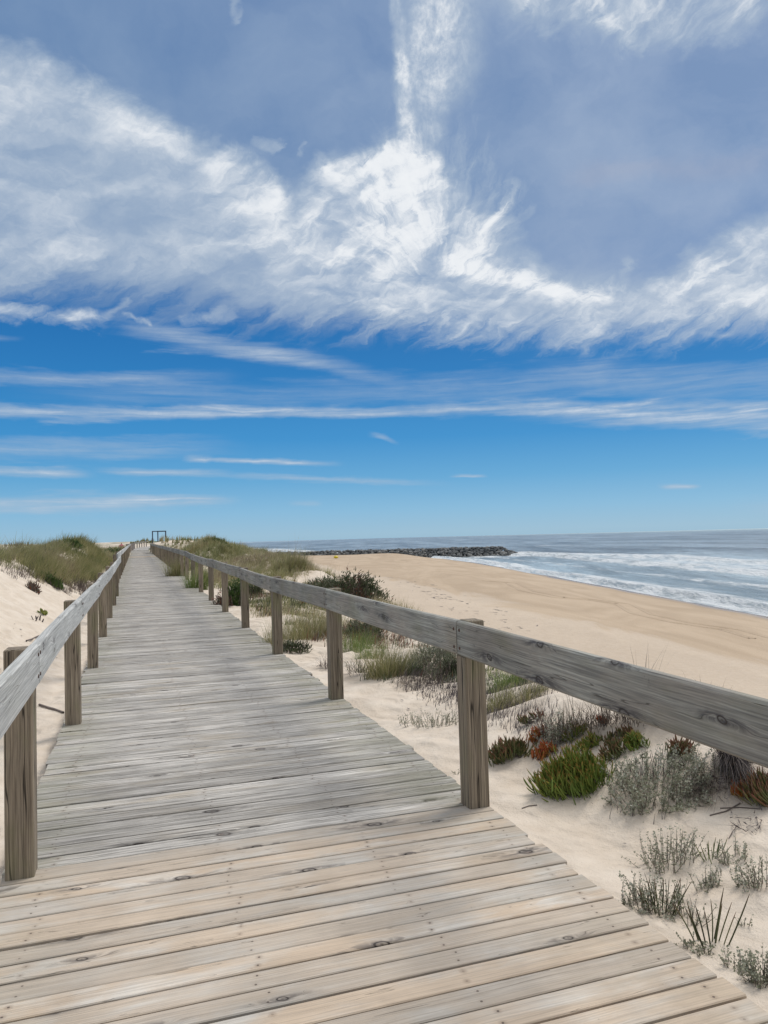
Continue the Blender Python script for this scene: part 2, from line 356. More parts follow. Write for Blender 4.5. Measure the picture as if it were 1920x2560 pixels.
def sand_material():
    m_, t, b = mat('sand')
    P = t.new('ShaderNodeNewGeometry').outputs['Position']
    damp = t.attr('damp'); wet = t.attr('wet'); far = t.attr('veg')
    n = t.noise(P, 0.35, 5, .55); n2 = t.noise(P, 3.5, 6, .6); grain = t.noise(P, 220, 3, .6); sp = t.noise(P, 60, 4, .75)
    streak = t.noise(t.v('MULTIPLY', P, (.16, .045, .2)), 1, 6, .6, 1.2)
    dmask = t.mr(t.m('ADD', damp, t.m('MULTIPLY', t.m('SUBTRACT', streak, .5), 1.1)), 0.42, 0.60)
    dry = t.mix(t.mr(n2, .3, .7), (.65, .555, .455), (.75, .66, .56))
    dry = t.mix(t.m('MULTIPLY', t.mr(sp, .62, .74), .35), dry, (.30, .24, .19))
    pz = t.sep(P)[2]
    gold = t.mix(t.mr(streak, .3, .7), (.43, .325, .225), (.54, .42, .30))
    dry = t.mix(t.mr(pz, -2.0, -3.8, 0, .58), dry, gold)
    c = t.mix(dmask, dry, gold)
    c = t.mix(t.m('MULTIPLY', t.mr(n, .35, .7), .12), c, (.45, .36, .27))
    c = t.mix(wet, c, (.24, .19, .15))
    # low scrub on the flats far inland
    gm = t.m('MULTIPLY', far, t.mr(t.noise(P, .05, 6, .6), .40, .52))
    c = t.mix(gm, c, t.mix(t.mr(t.noise(P, .4, 5, .7), .35, .65), (.05, .09, .03), (.16, .17, .08)))
    t.put(b.inputs['Base Color'], t.mix(t.mr(grain, .3, .7, 0, .10), c, (.3, .25, .2)))
    t.put(b.inputs['Roughness'], t.mr(wet, 0, 1, .95, .25)); b.inputs['Specular IOR Level'].default_value = .25
    rp = t.new('ShaderNodeTexWave', wave_type='BANDS', bands_direction='DIAGONAL'); t.put(rp.inputs['Vector'], P)
    rp.inputs['Scale'].default_value = 2.3; rp.inputs['Distortion'].default_value = 7; rp.inputs['Detail'].default_value = 2; rp.inputs['Detail Scale'].default_value = 1.2
    foot = t.new('ShaderNodeTexVoronoi', feature='SMOOTH_F1'); t.put(foot.inputs['Vector'], P); foot.inputs['Scale'].default_value = 5.5
    h = t.m('ADD', t.m('MULTIPLY', n2, 1.0), t.m('MULTIPLY', t.m('MULTIPLY', rp.outputs['Fac'], t.mr(n, .4, .6)), .22))
    h = t.m('ADD', h, t.m('MULTIPLY', t.mr(foot.outputs['Distance'], 0, .5), .35))
    h = t.m('ADD', h, t.m('MULTIPLY', grain, .05)); h = t.m('ADD', h, t.m('MULTIPLY', sp, .12))
    bump(t, b, h, .8, .06)
    return m_
SAND = sand_material()

def wood_material(name, colA, colB, dark, planks=False, tan=None, algae=.0, crack=.0, knot=.6, fine=.5, halo=.55, gs=(1.1, 30), cw=.006, vary=.22, tanr=(.40, .62), stain=0):
    m_, t, b = mat(name)
    pc = t.attr('pc', 'Vector'); rnd = t.attr('rnd')
    u, v, _ = t.sep(pc)
    kv = t.new('ShaderNodeTexVoronoi', feature='F1'); t.put(kv.inputs['Vector'], t.comb(t.m('MULTIPLY', u, 1.9), t.m('MULTIPLY', v, 6.5), 0)); kv.inputs['Scale'].default_value = 1
    kr = t.sep(kv.outputs['Color'])[0]; kpx, kpy, _k = t.sep(kv.outputs['Position'])
    du = t.m('SUBTRACT', u, t.m('DIVIDE', kpx, 1.9)); dv = t.m('SUBTRACT', v, t.m('DIVIDE', kpy, 6.5))
    du = t.m('ADD', du, t.m('MULTIPLY', dv, .5))
    ell = lambda k_: t.m('SQRT', t.m('ADD', t.m('POWER', t.m('MULTIPLY', du, k_), 2), t.m('POWER', dv, 2)))
    ks = t.mr(t.sep(kv.outputs['Color'])[1], 0, 1, 1.7, .75, False)
    kd = t.m('MULTIPLY', ell(.62), ks); kh = t.m('MULTIPLY', ell(.17), ks)
    on = t.m('MULTIPLY', t.mr(kr, 1-knot, 1-knot+.02), 1)
    wob = t.noise(t.comb(t.m('MULTIPLY', u, 2.2), t.m('MULTIPLY', v, 6), 0), 1, 3, .5)
    near = t.m('MULTIPLY', t.mr(kh, .045, .0), on)
    vv = t.m('ADD', v, t.m('ADD', t.m('MULTIPLY', wob, .022), t.m('MULTIPLY', near, .030)))
    g1 = t.noise(t.comb(t.m('MULTIPLY', u, gs[0]), t.m('MULTIPLY', vv, gs[1]), 3.1), 1, 9, .70, .15)
    g2 = t.noise(t.comb(t.m('MULTIPLY', u, 3.5), t.m('MULTIPLY', vv, 130), 7.7), 1, 5, .65)
    patch = t.noise(t.comb(t.m('MULTIPLY', u, 1.8), t.m('MULTIPLY', v, 5), 9.1), 1, 5, .6, .4)
    ring = t.m('MULTIPLY', t.mr(t.m('SINE', t.m('MULTIPLY', vv, 620)), -.2, 1), .25)
    c = t.mix(t.mr(g1, .34, .66), colA, colB)
    if tan: c = t.mix(t.m('MULTIPLY', t.mr(patch, *tanr), t.mr(rnd, .1, .9, .60, 1)), c, tan)
    gr = t.m('ADD', t.m('MULTIPLY', t.mr(g2, .30, .62), 1-.25), ring)
    c = t.mix(t.m('MULTIPLY', t.m('SUBTRACT', 1, gr), fine), c, dark)
    hn = t.noise(t.comb(t.m('MULTIPLY', u, 12), t.m('MULTIPLY', vv, 60), 2), 1, 5, .6)
    c = t.mix(t.m('MULTIPLY', t.m('MULTIPLY', t.mr(kh, .050, .004), t.mr(hn, .38, .58)), t.m('MULTIPLY', on, halo)), c, dark)
    c = t.mix(t.m('MULTIPLY', t.mr(kd, .026, .022), t.m('MULTIPLY', on, .45)), c, dark)
    c = t.mix(t.m('MULTIPLY', t.mr(t.m('ABSOLUTE', t.m('SUBTRACT', kd, .0165)), .0042, .0016), t.m('MULTIPLY', on, .9)), c, (.05, .04, .035))
    c = t.mix(t.m('MULTIPLY', t.mr(kd, .0055, .003), t.m('MULTIPLY', on, .7)), c, (.08, .06, .05))
    bri = t.mr(rnd, 0, 1, 1-vary, 1+vary*.7, False)
    c = t.v('SCALE', c, scale=bri)
    cr = None
    if crack > 0:
        cn = t.noise(t.comb(t.m('MULTIPLY', u, .45), t.m('MULTIPLY', vv, 13), 1.7), 1, 3, .5)
        cr = t.m('MULTIPLY', t.mr(t.m('ABSOLUTE', t.m('SUBTRACT', cn, .47)), cw, .001), crack)
        c = t.mix(cr, c, (.03, .024, .018))
    if algae > 0:
        an = t.noise(t.comb(t.m('MULTIPLY', u, 2), t.m('MULTIPLY', v, 4), 5), 1, 5, .6)
        am = t.mr(an, .48, .68)
        if planks:
            lat, vl, wd = t.sep(t.attr('pl', 'Vector'))
            edge = t.m('MAXIMUM', t.mr(lat, .55, .05), t.mr(lat, 1.7, 2.35))
            am = t.m('MULTIPLY', t.mr(an, .35, .6), edge)
        c = t.mix(t.m('MULTIPLY', am, algae), c, (.20, .20, .10))
    if stain:
        P = t.new('ShaderNodeNewGeometry').outputs['Position']
        c = t.v('SCALE', c, scale=t.mr(t.noise(P, 1.6, 6, .62, .4), .36, .62, 1+stain*.35, 1-stain, False))
        sp = t.noise(P, 14, 4, .7)
        c = t.mix(t.mr(sp, .66, .74, 0, .4), c, dark)
    if planks:
        lat, vl, wd = t.sep(t.attr('pl', 'Vector'))
        dmin = None
        for k, x0 in enumerate((.17, .95, 1.62, 2.30)):
            for f in (.25, .75):
                ddx = t.m('SUBTRACT', lat, t.m('ADD', x0+.012*(f > .5), t.m('MULTIPLY', t.m('FRACT', t.m('MULTIPLY', rnd, 7.7+k)), .045)))
                ddy = t.m('SUBTRACT', vl, t.m('MULTIPLY', wd, f))
                q = t.m('ADD', t.m('MULTIPLY', ddx, ddx), t.m('MULTIPLY', ddy, ddy))
                dmin = q if dmin is None else t.m('MINIMUM', dmin, q)
        dn = t.m('SQRT', dmin)
        c = t.mix(t.m('MULTIPLY', t.mr(dn, .020, .005), t.mr(rnd, .2, .9, .08, .35)), c, (.16, .10, .07))
        c = t.mix(t.m('MULTIPLY', t.mr(dn, .0052, .0038), t.mr(t.m('FRACT', t.m('MULTIPLY', rnd, 17.3)), .0, .7, .15, .85)), c, (.075, .055, .045))
    t.put(b.inputs['Base Color'], c); b.inputs['Roughness'].default_value = .78; b.inputs['Specular IOR Level'].default_value = .3
    h = t.m('ADD', t.m('MULTIPLY', g2, .6), t.m('MULTIPLY', g1, .8))
    if cr is not None: h = t.m('SUBTRACT', h, t.m('MULTIPLY', cr, 1.5))
    bump(t, b, h, .6, .004)
    return m_
W_OLD = wood_material('weathered planks', (.375, .35, .318), (.80, .76, .705), (.06, .052, .048), planks=True, stain=.14, tan=(.50, .44, .36), tanr=(.48, .70), algae=.32, knot=.22, fine=.75, gs=(2.2, 62), crack=.5, cw=.004)
W_NEW = wood_material('newer planks', (.57, .52, .455), (.70, .66, .60), (.14, .12, .11), planks=True, vary=.15, stain=.16, tanr=(.30, .58), tan=(.60, .475, .355), algae=.10, knot=.27, fine=.34, halo=.8, gs=(1.5, 48), crack=.45, cw=.0022)
W_TAN = wood_material('fresh planks', (.46, .37, .27), (.54, .44, .33), (.25, .18, .12), planks=True, knot=.3, fine=.4)
W_RAIL_R = wood_material('grey green rail', (.265, .262, .232), (.48, .47, .415), (.07, .065, .07), tan=(.38, .345, .295), algae=.30, knot=.42, fine=.6, halo=1.0, gs=(1.3, 55), stain=.2, crack=.6, cw=.004)
W_RAIL_L = wood_material('silver rail', (.45, .455, .44), (.68, .68, .655), (.20, .195, .19), algae=.08, knot=.25, fine=.6, gs=(1.3, 60), crack=.4, cw=.004)
W_POST = wood_material('brown post', (.215, .172, .125), (.42, .35, .262), (.06, .045, .035), algae=.5, crack=.95, knot=.15, fine=.65, gs=(1.2, 50), cw=.010)
W_FAR = wood_material('far rail wood', (.24, .20, .18), (.34, .30, .27), (.12, .10, .09), fine=.3)

def plain(name, c, rough=.7, metal=0, var=.3, scale=30):
    m_, t, b = mat(name)
    P = t.new('ShaderNodeTexCoord').outputs['Object']
    n = t.noise(P, scale, 5, .6)
    t.put(b.inputs['Base Color'], t.mix(t.m('MULTIPLY', t.mr(n, .35, .65), var), c, tuple(x*.45 for x in c)))
    b.inputs['Roughness'].default_value = rough; b.inputs['Metallic'].default_value = metal
    return m_
BOLT = plain('rusted bolt', (.10, .055, .04), .6, .6)

def leaf_material(name, stops, tip=None, rough=.6, trans=.25, tipstart=.55):
    """colour by a per-leaf random number; tips may differ"""
    m_, t, b = mat(name)
    c = t.ramp(t.attr('tint'), stops)
    if tip: c = t.mix(t.m('MULTIPLY', t.mr(t.attr('along'), tipstart, 1), t.mr(t.attr('tint'), .2, .8, .3, 1)), c, tip)
    t.put(b.inputs['Base Color'], c); b.inputs['Roughness'].default_value = rough; b.inputs['Specular IOR Level'].default_value = .3
    tr = t.new('ShaderNodeBsdfTranslucent'); t.put(tr.inputs[0], c)
    mx = t.new('ShaderNodeMixShader'); mx.inputs[0].default_value = trans
    t.l.new(b.outputs[0], mx.inputs[1]); t.l.new(tr.outputs[0], mx.inputs[2])
    t.l.new(mx.outputs[0], t.n['Material Output'].inputs[0])
    return m_
L_MARRAM = leaf_material('marram blades', [(0, (.12, .14, .05)), (.3, (.24, .25, .10)), (.6, (.37, .34, .17)), (.85, (.46, .39, .25)), (1, (.20, .15, .12))])
L_GREEN = leaf_material('green blades', [(0, (.10, .17, .04)), (.5, (.20, .27, .08)), (1, (.33, .34, .14))])
L_STRAW = leaf_material('straw blades', [(0, (.15, .16, .06)), (.45, (.31, .31, .13)), (.75, (.40, .35, .20)), (1, (.46, .39, .25))])
L_DEAD = leaf_material('dead blades', [(0, (.055, .045, .05)), (.5, (.13, .105, .10)), (.85, (.23, .19, .165)), (1, (.30, .25, .21))], trans=.1)
L_SILVER = leaf_material('silver leaves', [(0, (.16, .165, .11)), (.4, (.30, .31, .22)), (.8, (.44, .45, .37)), (1, (.58, .58, .52))])
L_TWIG = leaf_material('grey twigs', [(0, (.09, .07, .06)), (1, (.22, .18, .155))], trans=.0)
L_TWIG2 = leaf_material('withered stems', [(0, (.10, .08, .075)), (.5, (.22, .18, .15)), (1, (.36, .30, .25))], trans=.05)
L_ICE = leaf_material('ice plant leaves', [(0, (.06, .10, .02)), (.5, (.14, .20, .035)), (.9, (.22, .25, .05)), (1, (.30, .22, .06))], tip=(.36, .16, .05), rough=.4, trans=.1, tipstart=.75)
L_RED = leaf_material('red ice plant leaves', [(0, (.28, .05, .02)), (.5, (.38, .12, .03)), (1, (.30, .22, .04))], tip=(.42, .06, .03), rough=.4, trans=.1)
L_DARKICE = leaf_material('dark ice plant leaves', [(0, (.035, .04, .02)), (.45, (.09, .11, .035)), (.75, (.15, .16, .06)), (1, (.24, .10, .06))], tip=(.22, .09, .06), rough=.45, trans=.1)
L_BUSH = leaf_material('dark bush leaves', [(0, (.04, .045, .028)), (.35, (.08, .10, .045)), (.6, (.15, .165, .09)), (.78, (.14, .085, .075)), (.9, (.30, .10, .05)), (1, (.26, .27, .22))], trans=.1)
L_SCRUB = leaf_material('green scrub', [(0, (.03, .06, .02)), (.6, (.08, .14, .035)), (1, (.14, .19, .06))], trans=.15)

# ------------------------------------------------------------------ ground sheet, laid out in rings round the viewpoint
def ring_grid(angs, rads):
    A, Rr = np.meshgrid(angs, rads, indexing='xy')
    X = Rr*np.sin(A); Y = Rr*np.cos(A)
    nr, na = X.shape
    i, j = np.meshgrid(np.arange(nr-1), np.arange(na), indexing='ij')
    j2 = (j+1) % na
    q = np.stack([i*na+j, (i+1)*na+j, (i+1)*na+j2, i*na+j2], -1).reshape(-1, 4)
    return X, Y, q
def angles(fine, n_fine, n_rest):
    a = np.linspace(-fine, fine, n_fine); b_ = np.linspace(fine, 2*math.pi-fine, n_rest+2)[1:-1]
    return np.concatenate([a, b_])
def build_ground():
    rads = np.concatenate([np.array([.02, .5, .9]), np.geomspace(1.3, 60, 620), np.geomspace(60.5, 400, 240)[1:], np.geomspace(405, 4000, 70)])
    X, Y, q = ring_grid(angles(R(37), 640, 130), rads)
    Z = height(X, Y)
    s = shore(Y)-X
    u, v = to_uv(X, Y)
    damp = sst(X-(15-.24*(Y-45)), -7, 9)*sst(s, 400, 200)
    damp = np.where(Z < -3.2, damp, 0)
    wet = sst(s+1.2*fbm(X/3, Y/5, 3, 77), 3.2, .4)*(Z < -5)
    r = np.hypot(X, Y)
    veg = sst(r, 60, 110)*(Z > -3.0)*(1-sst(r, 560, 700))+0.55*sst(r, 600, 800)*(Z > 1.0+1.2*fbm(X/40, Y/40, 3, 8))*(u < 30)
    V = np.stack([X, Y, Z], -1).reshape(-1, 3)
    me = mesh_from('ground', V, [q], SAND, dict(damp=damp.ravel(), wet=wet.ravel(), veg=veg.ravel()), True)
    tag(obj('ground', me), kind='structure')
build_ground()

# ------------------------------------------------------------------ sea
def sea_material():
    m_, t, b = mat('sea water')
    P = t.new('ShaderNodeNewGeometry').outputs['Position']
    fo = t.attr('foam'); sd_ = t.attr('dist')
    st = t.noise(t.v('MULTIPLY', P, (.16, .035, .5)), 1, 9, .68, 1.6)
    st2 = t.noise(t.v('MULTIPLY', P, (1.1, .35, 1)), 1, 7, .7, .8)
    caps = t.noise(t.v('MULTIPLY', P, (.045, .02, .5)), 1, 9, .72, .3)
    f = t.m('ADD', fo, t.m('ADD', t.m('MULTIPLY', t.m('SUBTRACT', st, .5), 1.8), t.m('MULTIPLY', t.m('SUBTRACT', st2, .5), 1.3)))
    br = t.noise(t.v('MULTIPLY', P, (.5, .12, 1)), 1, 10, .78, 1.0)
    fm = t.m('MULTIPLY', t.mr(f, .30, .95), t.mr(br, .40, .54, .22, 1.0))
    cm = t.m('MULTIPLY', t.mr(caps, .66, .72), t.mr(sd_, 60, 300, .9, .35))
    fm = t.m('MAXIMUM', fm, cm)
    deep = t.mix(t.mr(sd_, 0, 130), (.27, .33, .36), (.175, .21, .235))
    deep = t.mix(t.mr(sd_, 700, 6000), deep, (.36, .44, .43))  # far water lightened in its colour, standing in for sun glitter towards the horizon
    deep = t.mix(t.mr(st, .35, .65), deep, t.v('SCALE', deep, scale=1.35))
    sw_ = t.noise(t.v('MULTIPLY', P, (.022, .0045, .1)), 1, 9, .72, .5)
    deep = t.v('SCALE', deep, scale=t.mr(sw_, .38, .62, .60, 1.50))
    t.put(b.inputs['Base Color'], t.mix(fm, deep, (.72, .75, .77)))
    t.put(b.inputs['Roughness'], t.mr(fm, 0, 1, .32, .8)); b.inputs['IOR'].default_value = 1.33
    wv = t.noise(t.v('MULTIPLY', P, (.35, .12, .3)), 1, 8, .65)
    wv2 = t.noise(t.v('MULTIPLY', P, (1.6, .8, 1)), 1, 6, .65)
    bump(t, b, t.m('ADD', t.m('MULTIPLY', wv, 1.0), t.m('MULTIPLY', wv2, .4)), 1.0, 1.3)
    return m_
def build_sea():
    rads = np.concatenate([np.geomspace(24, 500, 560), np.geomspace(505, 60000, 170)])
    X, Y, q = ring_grid(angles(R(37), 620, 60), rads)
    s = X-shore(Y); r = np.hypot(X, Y)
    sw = s+7*fbm(X/60, Y/55, 3, 41)+1.5*fbm(X/9, Y/16, 3, 43)
    def crest(c, wd, h):
        d = (sw-c)/wd
        return h*np.where(d < 0, np.exp(-(d/.45)**2), np.exp(-(d/1.5)**2))
    k = sst(fbm(X/70+3, Y/70, 2, 51), -.35, .3)
    Z = SEA+crest(3.5, 2.2, .7)+crest(18, 3, .35*k)+crest(36, 4, 1.3)*(.35+.65*k)+crest(54, 5, 1.1)*(1.2-k)+crest(85, 7, .5)*k
    Z = Z+.42*fbm(X/6, Y/11, 4, 61)*sst(s, 2, 30)*np.clip(400/np.maximum(r, 1), .2, 1)+.35*fbm(X/45, Y/90, 2, 63)*sst(s, 40, 120)
    band = lambda a, b_, c, d: sst(sw, a, b_)*(1-sst(sw, c, d))
    foam = .95*band(-3, 0, 5, 13)+.40*band(16.5, 18, 18.5, 22)+.72*band(30, 36, 56, 76)*(.65+.5*k)+.16*band(10, 14, 30, 36)+.12*band(60, 70, 110, 150)
    foam = foam+.55*np.exp(-((sw-35)/2.0)**2)+.5*np.exp(-((sw-53)/2.4)**2)*(1.2-k)
    foam = foam+.75*np.exp(-((Y-500-30*fbm(X/60, X*0+2, 2, 71))/9)**2)*sst(X, -60, -20)*(1-sst(X, 120, 170))*sst(vn(X/22, Y*0, 73), -.35, .1)
    # surf round the head of the groyne
    foam = foam+.8*np.exp(-(((X-44)/22)**2+((Y-277)/9)**2))
    V = np.stack([X, Y, Z], -1).reshape(-1, 3)
    me = mesh_from('sea', V, [q], sea_material(), dict(foam=foam.ravel(), dist=s.ravel()), True)
    tag(obj('sea', me), kind='structure')
build_sea()

# ------------------------------------------------------------------ boardwalk deck: every plank its own solid
PROF = np.array([(0, -.034), (0, -.0035), (.0035, 0), (1, 0), (1, -.0035), (1, -.034)])
def plank(mb, v0, wd, ua, ub, z, rnd, tilt=0.0, twist=0.0):
    off = np.array([rng.uniform(0, 90), rng.uniform(0, 90)])
    Vs = []; pcs = []; pls = []
    for e, uu in enumerate((ua, ub)):
        for k, (a, zz) in enumerate(PROF):
            vv = (0, 0, .0035, wd-.0035, wd, wd)[k]
            v = v0+vv+(uu-.6)*twist
            x, y = to_xy(uu, v)
            Vs.append((x, y, z+zz+tilt*(uu-.6)))
            pcs.append((uu+off[0], vv+zz+off[1], 0)); pls.append((uu-UL, vv, wd))
    F4 = [(k, k+6, (k+1) % 6+6, (k+1) % 6) for k in range(6)]
    mb.add(Vs, [F4, [(5, 4, 3, 2, 1, 0), (6, 7, 8, 9, 10, 11)]], pc=np.array(pcs), pl=np.array(pls), rnd=rnd)
deck = tag(obj('boardwalk', None), kind='structure')
old, new, tan = MB(), MB(), MB()
v = 3.87; 
while v < 114:
    wd = rng.uniform(.098, .138); gap = float(np.clip(rng.normal(.011, .005), .005, .024))
    tgt = tan if 68.5 < v < 71.5 else old
    rr = rng.uniform(0, 1)
    if rng.random() < .06: rr = 0.0
    plank(tgt, v, wd, UL+rng.normal(0, .006), UR+rng.normal(0, .010), float(dz(v))+rng.normal(0, .0015), rr, rng.normal(0, .0012), rng.normal(0, .0012))
    v += wd+gap
v = 3.862
while v > -3.0:
    wd = rng.uniform(.098, .118); gap = float(rng.choice([.008, .009, .010, .016, .008]))
    v -= wd+gap
    plank(new, v, wd, UL+rng.normal(0, .004), UR+rng.normal(0, .006), .002+rng.normal(0, .0008), rng.uniform(0, 1), rng.normal(0, .0005), rng.normal(-.006, .0010))
obj('plank_deck', old.mesh('plank_deck', W_OLD), deck)
obj('newer_plank_deck', new.mesh('newer_plank_deck', W_NEW), deck)
obj('fresh_plank_deck', tan.mesh('fresh_plank_deck', W_TAN), deck)
# joists under the planks
def beam(mb, p0, p1, wd, ht, rnd=.5, cham=.006, sag=0, n=1, lat=(0, 0, 0)):
    """a squared timber from p0 to p1 (centre line), chamfered, optionally bowed"""
    p0 = np.array(p0, float); p1 = np.array(p1, float); d = p1-p0; L = np.linalg.norm(d); d = d/L
    upv = np.array([0, 0, 1.0]) if abs(d[2]) < .9 else np.array([0, 1.0, 0])
    sdv = np.cross(d, upv); sdv /= np.linalg.norm(sdv); upv = np.cross(sdv, d)
    c = cham; hw, hh = wd/2, ht/2
    prof = [(-hw+c, -hh), (hw-c, -hh), (hw, -hh+c), (hw, hh-c), (hw-c, hh), (-hw+c, hh), (-hw, hh-c), (-hw, -hh+c)]
    per = np.cumsum([0]+[math.hypot(prof[i+1][0]-prof[i][0], prof[i+1][1]-prof[i][1]) for i in range(7)])
    off = rng.uniform(0, 90, 2); Vs = []; pcs = []
    for i in range(n+1):
        t = i/n; o = p0+d*L*t+np.array([0, 0, 1])*sag*4*t*(1-t)+np.array(lat)*4*t*(1-t)
        for k, (a, b_) in enumerate(prof):
            Vs.append(o+sdv*a+upv*b_); pcs.append((L*t+off[0], per[k]+off[1], 0))
    Fq = [(i*8+k, i*8+(k+1) % 8, (i+1)*8+(k+1) % 8, (i+1)*8+k) for i in range(n) for k in range(8)]
    mb.add(Vs, [Fq, [tuple(range(7, -1, -1)), tuple(n*8+k for k in range(8))]], pc=np.array(pcs), rnd=rnd)
jm = MB()
for uu in (UL+.2, UL+.95, UL+1.62, UR-.16):
    for v0, v1 in zip([-3, 10, 13, 16, 19, 22, 25, 28, 50, 70], [10, 13, 16, 19, 22, 25, 28, 50, 70, 113]):
        a = to_xy(uu, v0); b_ = to_xy(uu, v1)
        beam(jm, (*a, float(dz(v0))-.113), (*b_, float(dz(v1))-.113), .07, .14)
obj('joists', jm.mesh('joists', W_POST), deck)

# ------------------------------------------------------------------ hand rails
RH, RTK = .19, .045
def post_mesh(h, wu=.122, wv=.122, inner=1, notch=.022, seed=0):
    """post in local axes: x across the walk (inner side towards +x*inner), y along; a notch at the top seats the rail"""
    mb = MB(); c = .005; bot = -.75
    xi = inner*wu/2; xo = -xi
    def box(x0, x1, z0, z1):
        x0, x1 = min(x0, x1), max(x0, x1)
        pr = [(x0+c, -wv/2), (x1-c, -wv/2), (x1, -wv/2+c), (x1, wv/2-c), (x1-c, wv/2), (x0+c, wv/2), (x0, wv/2-c), (x0, -wv/2+c)]
        ins = [(x*(1)+(-c if x > (x0+x1)/2 else c)*.8, y*(1-.06)) for x, y in pr]
        Vs = [(x, y, z0) for x, y in pr]+[(x, y, z1-c) for x, y in pr]+[(x, y, z1) for x, y in ins]
        per = np.cumsum([0]+[math.hypot(pr[i+1][0]-pr[i][0], pr[i+1][1]-pr[i][1]) for i in range(7)])
        off = rng.uniform(0, 90, 2)
        pcs = [(z0+off[0], p+off[1], 0) for p in per]+[(z1+off[0], p+off[1], 0) for p in per]+[(z1+off[0]+p*.2, p*.5+off[1], 0) for p in per]
        Fq = [(r_*8+k, r_*8+(k+1) % 8, (r_+1)*8+(k+1) % 8, (r_+1)*8+k) for r_ in range(2) for k in range(8)]
        mb.add(Vs, [Fq, [tuple(range(16, 24)), tuple(range(7, -1, -1))]], pc=np.array(pcs), rnd=random.random())
    top = h
    box(xo, xi, bot, top-RH-.003)
    box(xo, xi-inner*(RTK-notch), top-RH-.0035, top+(.004 if inner < 0 else -.014))
    return mb.mesh('post', W_POST)
def bolt_mesh():
    n = 8; V = [(0, math.cos(a)*.0095, math.sin(a)*.0095) for a in np.arange(n)*2*math.pi/n]
    V += [(.0035, y*.8, z*.8) for _, y, z in V]
    return mesh_from('bolt', V, [[(k, (k+1) % n, n+(k+1) % n, n+k) for k in range(n)], [tuple(range(n, 2*n))]], BOLT)
BM = bolt_mesh()
def railing(name, label, side, vs, us, tops, railmat, bolts_to=14, shift_at=None):
    """side -1: landward, +1: seaward; vs: post positions along the walk; us: post centre across; tops: rail top height"""
    root = obj(name, None, loc=(0, 0, 0)); tag(root, label, 'railing')
    inner = -side
    for i, (v_, u_, zt) in enumerate(zip(vs, us, tops)):
        x, y = to_xy(u_, v_+.06); gz = float(dz(v_))
        if i % 1 == 0:
            me = post_mesh(zt-gz, inner=inner)
            p = obj('post', me, root, (x, y, gz+.0), TH+rng.normal(0, .012))
            p.rotation_euler[0] = rng.normal(0, .004); p.rotation_euler[1] = rng.normal(0, .004)
    for i in range(len(vs)-1):
        if shift_at and i == shift_at: pass
        mb = MB()
        ua = us[i]+inner*(.061-RTK/2+.022); ub = us[i+1]+inner*(.061-RTK/2+.022)
        za, zb_ = tops[i]-RH/2, tops[i+1]-RH/2
        if shift_at and i == shift_at-1: ub = ua; zb_ = tops[i]+.01-RH/2
        if i == 0: va = vs[0]
        a = to_xy(ua, vs[i]+.066); b_ = to_xy(ub, vs[i+1]+.054)
        beam(mb, (*a, za+rng.normal(0, .003)), (*b_, zb_+rng.normal(0, .003)), RTK, RH, rng.uniform(0, 1), .009,
             sag=rng.normal(0, .006), n=8, lat=(rng.normal(0, .006), 0, 0))
        r_ = obj('rail', mb.mesh('rail', railmat), root)
        if vs[i] < bolts_to:
            for vv, zt, uu in ((vs[i]+.063+.035, tops[i], ua), (vs[i+1]+.057-.035, tops[i+1], ub)):
                for q in (-.045, -.145):
                    x, y = to_xy(uu+inner*(RTK/2), vv)
                    bo = obj('bolt', BM, r_, (x, y, zt+q), TH+(0 if inner > 0 else math.pi))
    return root
PV = [3.78+3.04*k for k in range(-2, 9)]
railR_v = PV+[31.2, 33.9]+[33.9+1.52*k for k in range(1, 42)]
railR_u = [UR-.064]*len(railR_v)
railR_t = [float(dz(v_))+1.032+(0.03 if v_ > 28 else 0)+rng.normal(0, .004) for v_ in railR_v]
railR_t[1] -= .038; railR_t[0] -= .06
railing('seaward_railing', 'grey green timber railing on the sea side of the boardwalk, over the dune plants', 1, railR_v, railR_u, railR_t, W_RAIL_R)
k7 = 8
railL_v = PV[:k7+1]+[PV[k7]+3.04*k for k in range(1, 25)]
railL_u = [UL+.083]*(k7+1)+[UL-.02]*24
railL_t = [float(dz(v_))+1.046+(0.05 if i > k7 else 0)+rng.normal(0, .004) for i, v_ in enumerate(railL_v)]
railing('landward_railing', 'silvery timber railing on the inland side of the boardwalk, beside the sandy bank', -1, railL_v, railL_u, railL_t, W_RAIL_L, shift_at=k7+1)

